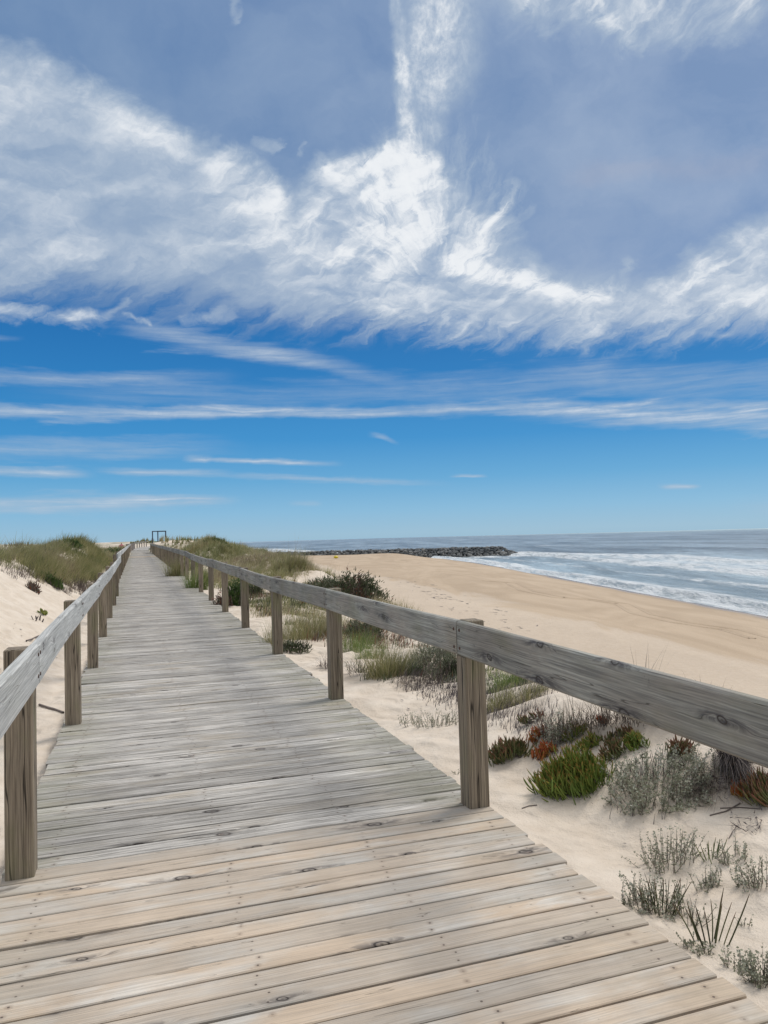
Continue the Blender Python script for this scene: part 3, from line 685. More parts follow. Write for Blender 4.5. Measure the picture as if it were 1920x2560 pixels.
# ------------------------------------------------------------------ the walk beyond, where it swings round and climbs
cx = lambda px, d: ((px-960)/F+.026*0)*d
far_deck = tag(obj('distant_boardwalk', None), kind='structure')
fd = MB()
path = [(-37.2, 113.5, .62), (-40.0, 122, .75), (-42.2, 132, .98), (-43.0, 142, 1.15), (-42.0, 152, 1.25)]
for i in range(len(path)-1):
    a, b_ = np.array(path[i]), np.array(path[i+1])
    d = (b_-a)[:2]; d /= np.linalg.norm(d); n_ = np.array([d[1], -d[0]])
    Lp = np.linalg.norm((b_-a)[:2]); m_n = int(Lp/.25)
    for k in range(m_n):
        c0 = a+(b_-a)*(k/m_n); c1 = a+(b_-a)*((k+.96)/m_n)
        V = []
        for c_ in (c0, c1):
            for s_ in (-1.2, 1.2):
                for z_ in (-.05, 0): V.append((c_[0]+n_[0]*s_, c_[1]+n_[1]*s_, c_[2]+z_))
        off = rng.uniform(0, 50, 2)
        pcs = [(off[0]+(i_ // 2 % 2)*2.4, off[1]+(i_ // 4)*.2, 0) for i_ in range(8)]; pls = [(.5+(i_ // 2 % 2)*.1, .03, .12) for i_ in range(8)]
        fd.add(V, [[(1, 3, 7, 5), (0, 4, 6, 2), (0, 2, 3, 1), (4, 5, 7, 6), (0, 1, 5, 4), (2, 6, 7, 3)]], pc=np.array(pcs), pl=np.array(pls), rnd=rng.uniform())
obj('plank_deck', fd.mesh('plank_deck', W_OLD), far_deck)
def far_rail(name, label, pts, every=2.4):
    root = obj(name, None); tag(root, label, 'railing')
    mb = MB()
    for a, b_ in zip(pts[:-1], pts[1:]):
        a = np.array(a, float); b_ = np.array(b_, float); n_ = max(1, round(np.linalg.norm(b_-a)/every))
        for k in range(n_):
            p = a+(b_-a)*k/n_; q = a+(b_-a)*(k+1)/n_
            mb2 = MB(); beam(mb2, (p[0], p[1], p[2]-1.5), (p[0], p[1], p[2]+.02), .14, .14, rng.uniform())
            obj('post', mb2.mesh('post', W_FAR), root)
            mb3 = MB(); beam(mb3, (p[0], p[1], p[2]-.1), (q[0], q[1], q[2]-.1), .05, .19, rng.uniform()); obj('rail', mb3.mesh('rail', W_RAIL_R), root)
far_rail('railing', 'short railing along the outer side of the far bend of the boardwalk', [(-33.6, 97, 1.58), (-38.6, 114, 1.70), (-42.3, 126, 1.86), (-44.4, 140, 2.14)])
far_rail('railing', 'railing climbing towards the dark timber frame at the far bend', [(-37.0, 128, 1.95), (-39.6, 140, 2.10), (-38.4, 152, 2.32), (-36, 158, 2.4)])

# dark open timber frame
DARK = plain('dark painted timber', (.045, .05, .085), .6)
fr = obj('timber_frame', None, loc=(-43.9, 146, 1.1)); tag(fr, 'tall dark open timber frame with four posts at the far end of the boardwalk', 'frame')
for x, y in ((-1.28, -.95), (1.28, -.95), (-.86, 1.1), (.70, 1.1)):
    mb = MB(); beam(mb, (x, y, -.6), (x, y, 2.78), .17, .17); obj('post', mb.mesh('post', DARK), fr)
for a, b_ in (((-1.36, -.95), (1.36, -.95)), ((-.94, 1.1), (.78, 1.1))):
    mb = MB(); beam(mb, (*a, 2.86), (*b_, 2.86), .17, .17); obj('beam', mb.mesh('beam', DARK), fr)
for a, b_ in (((-1.28, -.86), (-.86, 1.01)), ((1.28, -.86), (.70, 1.01))):
    mb = MB(); beam(mb, (*a, 2.86), (*b_, 2.86), .13, .13); obj('beam', mb.mesh('beam', DARK), fr)

# ------------------------------------------------------------------ plants
def ribbons(base, azm, H, phi0, bend, W, seg=4, twist=None):
    n = len(base); t = np.linspace(0, 1, seg+1)
    phi = phi0[:, None]+bend[:, None]*t[None, :]
    st = np.stack([np.sin(phi)*np.cos(azm)[:, None], np.sin(phi)*np.sin(azm)[:, None], np.cos(phi)], -1)*(H/seg)[:, None, None]
    c = base[:, None, :]+np.concatenate([np.zeros((n, 1, 3)), np.cumsum(st[:, :-1], 1)], 1)
    sa = azm+math.pi/2 if twist is None else twist
    side = np.stack([np.cos(sa), np.sin(sa), np.zeros(n)], -1)
    wd = W[:, None]*np.maximum(1-t[None, :]**1.6, .06)
    L = c-side[:, None, :]*wd[..., None]/2; Rr = c+side[:, None, :]*wd[..., None]/2
    V = np.stack([L, Rr], 2).reshape(-1, 3)
    o = (np.arange(n)*(seg+1)*2)[:, None, None]; k = (np.arange(seg)*2)[None, :, None]
    q = (o+k+np.array([0, 1, 3, 2])[None, None, :]).reshape(-1, 4)
    return V, q, np.repeat(t[None, :, None], n, 0).repeat(2, 2).ravel(), (seg+1)*2, c
def add_ribbons(mb, base, azm, H, phi0, bend, W, seg=4, tint=None, twist=None):
    n = len(base); V, q, al, per, c = ribbons(base, azm, H, phi0, bend, W, seg, twist)
    tint = rng.uniform(0, 1, n) if tint is None else tint
    mb.add(V, [q], tint=np.repeat(tint, per), along=al)
    return c
def add_tubes(mb, base, azm, H, phi0, bend, r, seg=5, sides=4, tint=None, prof=None):
    n = len(base); t = np.linspace(0, 1, seg+1)
    phi = phi0[:, None]+bend[:, None]*t[None, :]
    ca, sa = np.cos(azm)[:, None], np.sin(azm)[:, None]
    dr = np.stack([np.sin(phi)*ca, np.sin(phi)*sa, np.cos(phi)], -1)
    c = base[:, None, :]+np.concatenate([np.zeros((n, 1, 3)), np.cumsum(dr[:, :-1]*(H/seg)[:, None, None], 1)], 1)
    s = np.stack([-sa+0*t, ca+0*t, 0*phi], -1); nn = np.cross(dr, s)
    pr = (1-t**3)*.95+.05 if prof is None else prof(t)
    rad = r[:, None]*pr[None, :]
    V = []
    for k in range(sides):
        a = 2*math.pi*k/sides
        V.append(c+(s*math.cos(a)+nn*math.sin(a))*rad[..., None])
    V = np.stack(V, 2).reshape(-1, 3)
    o = (np.arange(n)*(seg+1)*sides)[:, None, None, None]; i = (np.arange(seg)*sides)[None, :, None, None]; k = np.arange(sides)[None, None, :, None]; k2 = (k+1) % sides
    q = np.concatenate([o+i+k, o+i+k2, o+i+sides+k2, o+i+sides+k], -1).reshape(-1, 4)
    tint = rng.uniform(0, 1, n) if tint is None else tint
    al = np.repeat(t[None, :, None], n, 0).repeat(sides, 2).ravel()
    mb.add(V, [q], tint=np.repeat(tint, (seg+1)*sides), along=al)
    return c
def gofs(o, x, y):
    """ground height under local points of a plant rooted at o"""
    return height(o[0]+x, o[1]+y)-o[2]
def scatter(n, rx, ry, pw=.5, rot=0):
    a = rng.uniform(0, 2*math.pi, n); r = rng.uniform(0, 1, n)**pw
    x, y = r*np.cos(a)*rx, r*np.sin(a)*ry
    return x*math.cos(rot)-y*math.sin(rot), x*math.sin(rot)+y*math.cos(rot), r

WIND = 0.35      # mean lean azimuth of the grasses: towards the sea side
def grass_tuft(label, px, py, wpx, hpx, n=120, m=None, lean=.35, wind=WIND, name='grass_tuft', group=None, cat='grass', wmul=1.0, flat=.6, sink=.02, bend=.9, tall=0):
    o = hit(px, py)
    if o is None: print('NOHIT', label); return
    d = o[1]; Wd = wpx*d/F; Hh = hpx*d/F
    n = int(n*1.7); x, y, r = scatter(n, Wd*.46, Wd*.46*flat, .55)
    base = np.stack([x, y, gofs(o, x, y)-sink], -1)
    azm = np.where(rng.random(n) < .55, wind+rng.normal(0, .6, n), np.arctan2(y, x)+rng.normal(0, .5, n))
    H = Hh*rng.uniform(.55, 1.25, n)
    mb = MB(); seg = 5 if d < 14 else 3
    add_ribbons(mb, base, azm, H, np.abs(rng.normal(lean*.6, .25, n)), rng.uniform(.2, 1, n)*bend, np.full(n, max(.0045, d*.00042))*rng.uniform(.6, 1.3, n)*wmul, seg)
    if tall:
        x, y, r = scatter(tall, Wd*.2, Wd*.1)
        add_ribbons(mb, np.stack([x, y, gofs(o, x, y)], -1), wind+rng.normal(0, .9, tall), np.full(tall, Hh*1.9)*rng.uniform(.7, 1.1, tall), np.full(tall, .1), rng.uniform(.3, .9, tall), np.full(tall, max(.003, d*.0003)), 6, tint=np.full(tall, .9))
    ob = obj(name, mb.mesh(name, m or L_MARRAM), loc=tuple(o)); tag(ob, label, cat, group); return ob
def dead_tuft(label, px, py, wpx, hpx, n=150, down=-1.6, m=None, spread=.5, name='dead_grass', group=None, lift=.5, bend=1.1, line=None):
    """withered grass: strands rooted along a line at the top, drooping and trailing downhill"""
    o = hit(px, py)
    if o is None: print('NOHIT', label); return
    d = o[1]; Wd = wpx*d/F; L = hpx*d/F
    t = rng.uniform(-.5, .5, n); x = t*Wd; y = rng.normal(0, .04, n)+(t*Wd*line if line else 0)
    base = np.stack([x, y, gofs(o, x, y)], -1)
    azm = down+rng.normal(0, spread, n)
    mb = MB()
    add_ribbons(mb, base, azm, L*rng.uniform(.6, 1.4, n), lift+rng.normal(0, .25, n), rng.uniform(.6, 1.3, n)*bend, np.full(n, max(.004, d*.0005))*rng.uniform(.6, 1.4, n), 5)
    V = np.concatenate(mb.V); g = gofs(o, V[:, 0], V[:, 1])+.004; V[:, 2] = np.maximum(V[:, 2], g+rng.uniform(0, .012, len(V))); mb.V = [V]
    ob = obj(name, mb.mesh(name, m or L_DEAD), loc=tuple(o)); tag(ob, label, 'dead grass', group); return ob
def leaves_at(mb, C, size, tint, up=.5):
    """small leaf-shaped quads at points C"""
    n = len(C); a = rng.uniform(0, 2*math.pi, n); e = rng.uniform(-.3, 1.1, n)
    d = np.stack([np.cos(a)*np.cos(e), np.sin(a)*np.cos(e), np.sin(e)], -1)
    s = np.cross(d, rng.normal(0, 1, (n, 3))); s /= np.linalg.norm(s, axis=1)[:, None]
    sz = size*rng.uniform(.6, 1.4, n)
    V = np.stack([C, C+d*sz[:, None]*.55+s*sz[:, None]*.32, C+d*sz[:, None], C+d*sz[:, None]*.55-s*sz[:, None]*.32], 1).reshape(-1, 3)
    mb.add(V, [np.arange(4*n).reshape(-1, 4)], tint=np.repeat(tint, 4), along=np.tile([0, .5, 1, .5], n))
def shrublet(label, px, py, wpx, hpx, stems=40, lsize=.011, leaves=16, m=None, twig=None, name='silver_shrub', cat='shrub', group=None, spread=.35, flat=.6, sprawl=0, tr=(0, 1)):
    """many upright stems set with small leaves"""
    o = hit(px, py)
    if o is None: print('NOHIT', label); return
    d = o[1]; Wd = wpx*d/F; Hh = hpx*d/F; n = stems
    x, y, r = scatter(n, Wd*.46, Wd*.46*flat, .55)
    base = np.stack([x, y, gofs(o, x, y)-.01], -1)
    azm = np.arctan2(y, x)+rng.normal(0, .7, n); H = Hh*rng.uniform(.45, 1.1, n)*(1.05-.35*r)
    sm = MB()
    c = add_tubes(sm, base, azm, H, np.abs(rng.normal(0, spread, n))*(.5+r)+sprawl, rng.normal(0, .3, n)-sprawl*.5, np.full(n, max(.0016, d*.00022)), 5, 3)
    root = obj(name, sm.mesh(name, twig or L_TWIG), loc=tuple(o)); tag(root, label, cat, group)
    lm = MB(); k = leaves
    tt = rng.uniform(.12, 1.0, (n, k)); idx = np.minimum((tt*5).astype(int), 4); fr_ = tt*5-idx
    P = c[np.arange(n)[:, None], idx]*(1-fr_[..., None])+c[np.arange(n)[:, None], idx+1]*fr_[..., None]
    P = P.reshape(-1, 3)+rng.normal(0, lsize*.35, (n*k, 3))
    tint = np.clip(np.repeat(rng.uniform(tr[0], tr[1], n), k)*.6+rng.uniform(tr[0], tr[1], n*k)*.4, 0, 1)
    leaves_at(lm, P, np.full(n*k, max(lsize, d*.0011)), tint)
    obj('foliage', lm.mesh('foliage', m or L_SILVER), root)
    return root
def ice_plant(label, px, py, wpx, hpx, rosettes=14, per=12, m=None, leaf=.06, thick=.0055, azc=2.6, azs=1.2, name='ice_plant', group=None, flat=.55, tr=(0, 1), up=.5, stem=True):
    """creeping stems carrying thick curved finger-like leaves"""
    o = hit(px, py)
    if o is None: print('NOHIT', label); return
    d = o[1]; Wd = wpx*d/F; Hh = hpx*d/F; n = rosettes*per
    x, y, r = scatter(rosettes, Wd*.42, Wd*.42*flat, .6)
    gz = gofs(o, x, y)
    z = gz+np.maximum(Hh*.45*(1-r)*rng.uniform(.4, 1.1, rosettes), .004)
    cen = np.stack([x, y, z], -1)
    raz = azc+rng.normal(0, azs, rosettes)
    bx = np.repeat(cen, per, 0)+rng.normal(0, leaf*.28, (n, 3))*np.array([1, 1, .5])
    azm = np.repeat(raz, per)+rng.normal(0, .75, n)
    H = leaf*rng.uniform(.7, 1.25, n)
    mb = MB(); tint = np.clip(np.repeat(rng.uniform(tr[0], tr[1], rosettes), per)*.6+rng.uniform(tr[0], tr[1], n)*.4, 0, 1)
    add_tubes(mb, bx, azm, H, rng.uniform(.35, 1.25, n)*(1.4-up), -rng.uniform(.1, .8, n), np.full(n, thick)*rng.uniform(.7, 1.2, n), 5, 4, tint, lambda t: np.sin(np.clip(.35+t*.75, 0, 1)*math.pi*.5)*np.sqrt(np.maximum(1-t**4, .01)))
    root = obj(name, mb.mesh(name, m or L_ICE, True), loc=tuple(o)); tag(root, label, 'succulent', group)
    if stem:
        sm = MB(); k = rosettes
        aim = np.arctan2(-y, -x); L = np.hypot(x, y)*1.0+.02
        add_tubes(sm, cen, aim, L, np.full(k, 1.45), rng.normal(.15, .15, k), np.full(k, .0045), 5, 4, np.full(k, .2), lambda t: t*0+1)
        obj('stems', sm.mesh('stems', L_TWIG), root)
    return root
def stalks(label, px, py, wpx, hpx, n, m, thick=.005, name='succulent_stalks', red=False):
    o = hit(px, py)
    d = o[1]; Wd = wpx*d/F; Hh = hpx*d/F
    x = np.linspace(-.32, .32, n)*Wd+rng.normal(0, .03, n)*Wd; y = rng.normal(0, .25, n)*Wd*.5
    mb = MB()
    add_tubes(mb, np.stack([x, y, gofs(o, x, y)-.01], -1), np.where(x > 0, 0, math.pi)+rng.normal(0, .5, n), Hh*rng.uniform(.6, 1.08, n), np.abs(x)/Wd*1.3+.04, rng.normal(0, .16, n), np.full(n, thick)*rng.uniform(.7, 1.1, n), 6, 5, rng.uniform(0, .7, n), lambda t: np.sqrt(np.maximum(1-t**6, .08)))
    ob = obj(name, mb.mesh(name, m, True), loc=tuple(o)); tag(ob, label, 'succulent'); return ob

# dense bush of mixed leaves and shoots
def bush(label, px, py, wpx, hpx, n=1600, m=None, lsize=.05, name='dune_bush', flat=.7, cat='bush', group=None, shoots=60, tr=(0, 1), tilt=0):
    o = hit(px, py)
    if o is None: print('NOHIT', label); return
    d = o[1]; Wd = 1.15*wpx*d/F; Hh = .85*hpx*d/F
    a = rng.uniform(0, 2*math.pi, n); e = np.arcsin(rng.uniform(0, 1, n)); rr = rng.uniform(.55, 1, n)**.6
    lump = 1+.85*vn(np.cos(a)*2.2+7, np.sin(a)*2.2+e*2, int(px))+.55*vn(np.cos(a)*6, np.sin(a)*6+e*5, int(py)); rr = rr*(.55+.45*rng.random(n)**.4)
    x = np.cos(a)*np.cos(e)*rr*Wd/2*lump; y = np.sin(a)*np.cos(e)*rr*Wd/2*flat*lump; z = np.sin(e)*rr*Hh*lump
    C = np.stack([x, y, gofs(o, x, y)*.8+z], -1)
    cl = .5+.9*vn(x/Wd*7+3, (y+z)/Wd*9, 5)
    mb = MB(); azm = np.arctan2(y, x)+rng.normal(0, .8, n)
    add_tubes(mb, C, azm, np.full(n, lsize)*rng.uniform(.6, 1.4, n), rng.uniform(.2, 1.4, n), -rng.uniform(0, .6, n), np.full(n, lsize*.12), 3, 3, np.clip(tr[0]+(tr[1]-tr[0])*(.55*cl+.45*rng.uniform(0, 1, n)), 0, 1))
    root = obj(name, mb.mesh(name, m or L_BUSH), loc=tuple(o)); tag(root, label, cat, group)
    sm = MB(); k = shoots
    x, y, r = scatter(k, Wd*.45, Wd*.45*flat)
    H = Hh*rng.uniform(.8, 1.15, k)*np.sqrt(np.maximum(1-r*r*.8, .05))
    c = add_tubes(sm, np.stack([x, y, gofs(o, x, y)], -1), np.arctan2(y, x), H, .3*r, rng.normal(0, .2, k), np.full(k, max(.004, d*.0004)), 5, 3)
    obj('stems', sm.mesh('stems', L_TWIG), root)
    return root

G1 = 'silver shrublets on the sand by the near corner of the boardwalk'
shrublet('low silver green shrublet alone on rippled sand behind the first full seaward post', 1075, 1815, 170, 46, 90, .010, 14)
shrublet('tall upright silver shrublet, topmost of the cluster beside the newer planks', 1672, 2160, 150, 112, 60, .010, 22)
shrublet('small silver shrublet next to the red tipped shoots at the top of the cluster', 1832, 2150, 80, 72, 22, .009, 20)
shrublet('spreading grey shrublet touching the plank edge', 1628, 2275, 150, 112, 60, .010, 20)
shrublet('thin pale shrublet in the middle of the sandy cluster', 1768, 2222, 68, 60, 22, .009, 18)
shrublet('silver shrublet half out of the frame, level with the tall cluster', 1900, 2215, 110, 95, 40, .010, 20)
shrublet('sprig with dark tips standing up through the sand below the green stalks', 1840, 2420, 70, 72, 14, .011, 16)
shrublet('dense dark grey shrublet in the lowest corner of the sand', 1905, 2462, 80, 105, 40, .010, 22, tr=(0, .7))
shrublet('sparse grey sprigs between the stalks and the boards', 1715, 2300, 110, 75, 26, .008, 12)
shrublet('short dark sprigs hugging the plank ends below the spreading shrublet', 1735, 2375, 90, 42, 20, .010, 12, tr=(0, .6))
shrublet('little dark sprig poking over the plank ends', 1566, 2262, 22, 36, 6, .009, 12, tr=(0, .4))
shrublet('single thin sprig to the side of the green stalks', 1868, 2318, 26, 40, 4, .009, 12)
shrublet('sparse sprigs in the sand behind the tall upright shrublet', 1800, 2190, 60, 30, 12, .008, 10)
shrublet('large tangled silver shrub with dark base under the railing', 1640, 1975, 250, 104, 230, .014, 24, flat=.8, spread=.6)
shrublet('trailing silver sprigs at the foot of the large tangled shrub', 1725, 1995, 120, 50, 40, .011, 14, spread=.8)
shrublet('upright silver shrub behind the green ice plant', 1392, 1858, 92, 88, 55, .013, 24, tr=(.2, 1))
shrublet('grey shrub fringe hanging near the dark bundle of dead grass', 1772, 1935, 70, 70, 30, .011, 20, spread=.7)
shrublet('tiny dry sprig beside the foot of the first full seaward post', 1148, 1935, 34, 18, 8, .008, 8, tr=(0, .4))
stalks('stand of nine thick upright green stalks in the sand', 1782, 2362, 115, 140, 13, L_DARKICE, .0029)
stalks('fan of green shoots with red bases among the grey sprigs', 1650, 2285, 90, 98, 26, L_DARKICE, .0021)
stalks('small fan of green shoots with rusty tips by the tall silver shrublet', 1782, 2143, 70, 56, 16, L_ICE, .0020)
ice_plant('large bright green ice plant spilling down the sand under the railing', 1432, 1968, 185, 150, 54, 18, leaf=.105, thick=.0056, azc=2.7, azs=.8, flat=.8, tr=(.1, .95))
ice_plant('red and orange ice plant tuft beside the large green one', 1362, 1890, 80, 48, 9, 11, L_RED, leaf=.055, thick=.006, azc=2.4)
ice_plant('dark green and red ice plant behind the first full seaward post', 1268, 1895, 105, 78, 24, 14, L_DARKICE, leaf=.08, thick=.0052, azc=1.8, tr=(.2, 1))
ice_plant('yellow green ice plant tips at the top of the large clump', 1440, 1842, 60, 44, 10, 12, leaf=.055, tr=(.5, 1))
ice_plant('pair of small red ice plant tufts alone on pale sand', 1496, 1812, 38, 26, 4, 9, L_RED, leaf=.045, tr=(0, .5), stem=False)
ice_plant('trailing ice plant with dry red stems on the small sand crest', 1328, 1808, 66, 36, 9, 8, L_DARKICE, leaf=.055, tr=(.4, 1))
ice_plant('bright green ice plant strand climbing towards the rail', 1592, 1865, 44, 66, 12, 12, leaf=.055, tr=(.3, .8), flat=1.6)
ice_plant('olive ice plant tufts between the large clump and the silver shrub', 1540, 1888, 90, 48, 14, 10, L_DARKICE, leaf=.06, tr=(.3, .9))
ice_plant('dark red and yellow ice plant at the frame edge under the rail', 1912, 2000, 75, 105, 26, 14, L_DARKICE, leaf=.085, tr=(.5, 1), flat=.9)
ice_plant('small red ice plant by the third seaward post', 762, 1512, 30, 22, 5, 8, L_RED, leaf=.10, thick=.012)
ice_plant('orange tipped ice plant strand trailing between the red tuft and the small crest', 1345, 1845, 70, 40, 10, 10, L_RED, leaf=.05, tr=(.3, 1), azs=2)
ice_plant('yellow green ice plant strand creeping out from behind the silver shrub', 1475, 1868, 80, 34, 12, 10, leaf=.055, tr=(.5, 1), azs=2)
ice_plant('olive creeping ice plant on the sand slope above the spilling one', 1545, 1850, 80, 32, 12, 9, L_DARKICE, leaf=.05, tr=(.3, 1), azs=2)
ice_plant('rusty creeping ice plant among withered stems near the dark bundle', 1700, 1880, 80, 36, 12, 9, L_DARKICE, leaf=.055, tr=(.6, 1), azs=2)
ice_plant('small orange ice plant sprig fringing the dark red and yellow one', 1868, 1985, 50, 34, 7, 10, L_RED, leaf=.055, tr=(.4, 1), azs=2)
dead_tuft('flattened grey stems matted between the silver shrub and the frame edge', 1800, 1960, 170, 60, 260, down=-2.3, spread=.7, lift=1.2, bend=.3, m=L_TWIG2)
dead_tuft('curtain of withered grass hanging from the dune crest below the rail', 1580, 1800, 420, 100, 800, down=-1.9, line=-.42, m=L_TWIG2)
dead_tuft('thick dark bundle of dead grass hanging beside the silver shrub', 1835, 1900, 62, 160, 520, down=-1.95, spread=.18, lift=1.0, bend=.8)
dead_tuft('brown wiry grass patch above the lone silver shrublet', 1048, 1712, 110, 60, 150, down=-.9, spread=.9)
dead_tuft('windblown dry grass beside the second full seaward post', 905, 1685, 60, 70, 90, down=-2.3, spread=.35)
dead_tuft('small brown tuft near the plank edge before the third seaward post', 815, 1670, 36, 40, 60, down=-2.0, spread=.6)
dead_tuft('fallen dry blades on the sand right of the dark bundle', 1880, 2060, 90, 60, 24, down=-2.6, spread=.7, lift=1.3, bend=.3)
grass_tuft('straw coloured grass mound behind the third seaward post', 770, 1596, 165, 84, 620, L_STRAW, tall=8, lean=.5)
grass_tuft('green and straw grass at the plank edge by the third seaward post', 690, 1614, 110, 64, 320, L_STRAW)
grass_tuft('bright green grass tuft behind the second seaward post', 890, 1622, 95, 60, 320, L_GREEN, lean=.6)
grass_tuft('pale green grass leaning down the sand slope', 968, 1692, 120, 96, 480, L_STRAW, lean=.6)
grass_tuft('short green tuft at the top of the leaning pale grass', 925, 1646, 80, 52, 200, L_GREEN, lean=.6)
grass_tuft('long grass streaming over the sand crest beyond the first full post', 1275, 1715, 120, 66, 420, L_GREEN, lean=1.0, bend=.6)
grass_tuft('lower grass tuft on the same sand crest as the streaming grass', 1318, 1752, 90, 56, 260, L_STRAW, lean=1.0, bend=.6)
grass_tuft('olive grass clump tight behind the first full seaward post', 1245, 1772, 80, 60, 200, L_STRAW, lean=.7)
grass_tuft('sparse pale grass trailing over sand above the large ice plant', 1515, 1843, 75, 28, 60, L_STRAW, lean=1.1)
grass_tuft('few tall thin blades rising above the rail from the dune crest', 1600, 1790, 90, 175, 14, L_DEAD, lean=.5, bend=.5)
bush('big dark bush with rusty patches on the dune beyond the seaward rail', 868, 1506, 178, 84, 5500, lsize=.09, shoots=90, tr=(.12, 1))
bush('low rusty bush joined to the landward end of the big dark bush', 800, 1486, 72, 40, 900, lsize=.09, tr=(.3, 1))
bush('dark green matted shrub with red leaves just under the rail', 915, 1598, 100, 58, 1500, L_BUSH, lsize=.045, flat=1.0)
bush('grey green mat of shrub ending in a dark hanging tip', 1085, 1662, 130, 62, 1700, L_SILVER, lsize=.035, flat=1.0, tr=(.0, .8))
bush('dark clump at the hanging tip of the grey green mat', 1130, 1690, 44, 50, 500, L_BUSH, lsize=.035, tr=(0, .5))
bush('dark undergrowth beneath the straw coloured grass mound', 735, 1630, 70, 30, 420, L_BUSH, lsize=.05, tr=(0, .5))
bush('dark green bush close behind the fifth seaward post', 588, 1512, 52, 66, 1200, L_SCRUB, lsize=.08)
bush('reddish low bush between the fourth and fifth seaward posts', 552, 1518, 40, 34, 500, L_BUSH, lsize=.07, tr=(.5, 1))
bush('dark leafy bush between the third and fourth seaward posts', 634, 1490, 40, 34, 500, L_BUSH, lsize=.08, tr=(.1, .7))
bush('small green bush on sand below the leaning pale grass', 1040, 1685, 40, 22, 260, L_SCRUB, lsize=.035)
grass_tuft('tall spiky grass at the seaward foot of the grassy dune', 722, 1432, 100, 58, 700, L_MARRAM, tall=18)
grass_tuft('sprays of grass beside the walk near the bend in the seaward rail', 492, 1478, 60, 62, 500, L_GREEN)
grass_tuft('olive grass crowding the posts at the bend in the seaward rail', 440, 1452, 56, 60, 500, L_STRAW)
grass_tuft('thin dry stems rising out of the big dark bush', 830, 1470, 120, 62, 36, L_DEAD, bend=.5)
# landward bank
bush('dark green bush at the lower edge of the inland dune grass', 133, 1464, 52, 26, 380, L_SCRUB, lsize=.10, tr=(.3, 1))
bush('reddish twiggy plant on the bare inland bank', 84, 1478, 26, 30, 120, L_BUSH, lsize=.07, tr=(.55, 1))
ice_plant('tiny yellow green plant alone on the inland sand', 105, 1534, 22, 12, 6, 10, leaf=.07, thick=.012, stem=False)
stalks('two dead stubs standing in the inland sand', 100, 1551, 20, 16, 3, L_DEAD, .012, 'dead_stub')
stalks('single dead stub beside the pair in the inland sand', 87, 1551, 10, 16, 2, L_DEAD, .010, 'dead_stub')

# marram covering the dunes: nobody could count it
def dune_grass(name, n, region, dens, hgt, m, label, wmul=1.0, per=26, wind=WIND, lean=.32):
    """region(rng)->u,v arrays; dens(u,v,z)->probability"""
    u_, v_ = region(n); x, y = to_xy(u_, v_); z = height(x, y)
    keep = rng.random(n) < dens(u_, v_, z)
    x, y, z = x[keep], y[keep], z[keep]; k = len(x)
    if k == 0: return
    tb = np.clip(.5+1.3*fbm(x/2.2, y/3.5, 3, 91)+rng.normal(0, .22, k), 0, 1)
    hh = hgt*(.7+.6*(vn(x/1.2, y/1.2, 17)+.5))*rng.uniform(.45, 1.45, k)
    N = k*per
    bx = np.repeat(x, per)+rng.normal(0, .065, N); by = np.repeat(y, per)+rng.normal(0, .065, N)
    bz = height(bx, by)-.02; d = np.hypot(bx, by)
    base = np.stack([bx, by, bz], -1)
    a0 = wind+1.3*fbm(bx/3, by/3, 2, 33)+rng.normal(0, .75, N)
    mb = MB()
    add_ribbons(mb, base, a0, np.repeat(hh, per)*rng.uniform(.5, 1.25, N), np.abs(rng.normal(lean, .28, N)), rng.uniform(.2, 1.1, N), np.maximum(.007, d*.00052)*wmul, 3, tint=np.clip(np.repeat(tb, per)*.65+rng.uniform(0, 1, N)*.4, 0, 1))
    tag(obj(name, mb.mesh(name, m)), label, 'grass', kind='stuff')
    print(name, k)
def reg(u0, u1, v0, v1): return lambda n: (rng.uniform(u0, u1, n), rng.uniform(v0, v1, n))
def dl(u, v, z):
    t = UL-u
    lim = np.interp(v, [14, 17, 18.5, 19.5, 21, 24, 30], [3.2, 2.7, 2.3, 2.0, 1.45, .95, .75])
    low = sst(t+.7*vn(u*.9, v*.5, 6), lim-.25, lim+.30)
    hole = 1-.95*sst(vn(u/.9+5, v/2.5, 12), .12, .24)
    return low*hole
dune_grass('dune_grass', 8600, reg(-8.5, -1.2, 13, 62), dl, .46, L_MARRAM, 'windblown marram grass covering the inland dune', per=26, lean=.55)
dune_grass('dune_grass', 2600, reg(-16, -1.2, 50, 125), lambda u, v, z: .8*np.ones_like(u), .55, L_MARRAM, 'far green marram behind the inland dune', per=14, wmul=1.3)
def dr(u, v, z):
    e = sst(u, 2.1, 2.6)*(1-sst(u+.8*vn(u, v*.3, 3), 8.6, 9.6))*sst(v-1.2*(u-4), 25, 30)
    return e*(1-.95*sst(vn(u/1.0+9, v/2.2, 15), .10, .22))
dune_grass('dune_grass', 7000, reg(2.0, 9.5, 24, 58), dr, .42, L_MARRAM, 'brownish marram grass covering the seaward dune hill', per=24, lean=.55)
dune_grass('dune_grass', 2200, reg(2.4, 16, 58, 125), lambda u, v, z: .75*(z > -.5), .6, L_MARRAM, 'far marram on the seaward dunes by the distant bend', per=12, wmul=1.4)
dune_grass('dune_grass', 900, reg(-14, 4, 150, 186), lambda u, v, z: (z > 1.7)*1.0, .7, L_MARRAM, 'grass on the farthest dune behind the distant bend', per=14, wmul=1.4)
def cover(seed, lo, hi_, u0, u1): return lambda u, v, z: sst(vn(u/1.1, v/1.6, seed)+.35*vn(u*2.2, v*2.2, seed+1), lo, hi_)*(u > u0)*(u < u1)
dune_grass('creeping_plants', 4200, reg(2.3, 6.8, 7, 27), cover(51, -.06, .14, 2.4, 6.8), .15, L_BUSH, 'low dark creeping plants and twigs on the seaward sand bank', per=12, wmul=1.7)
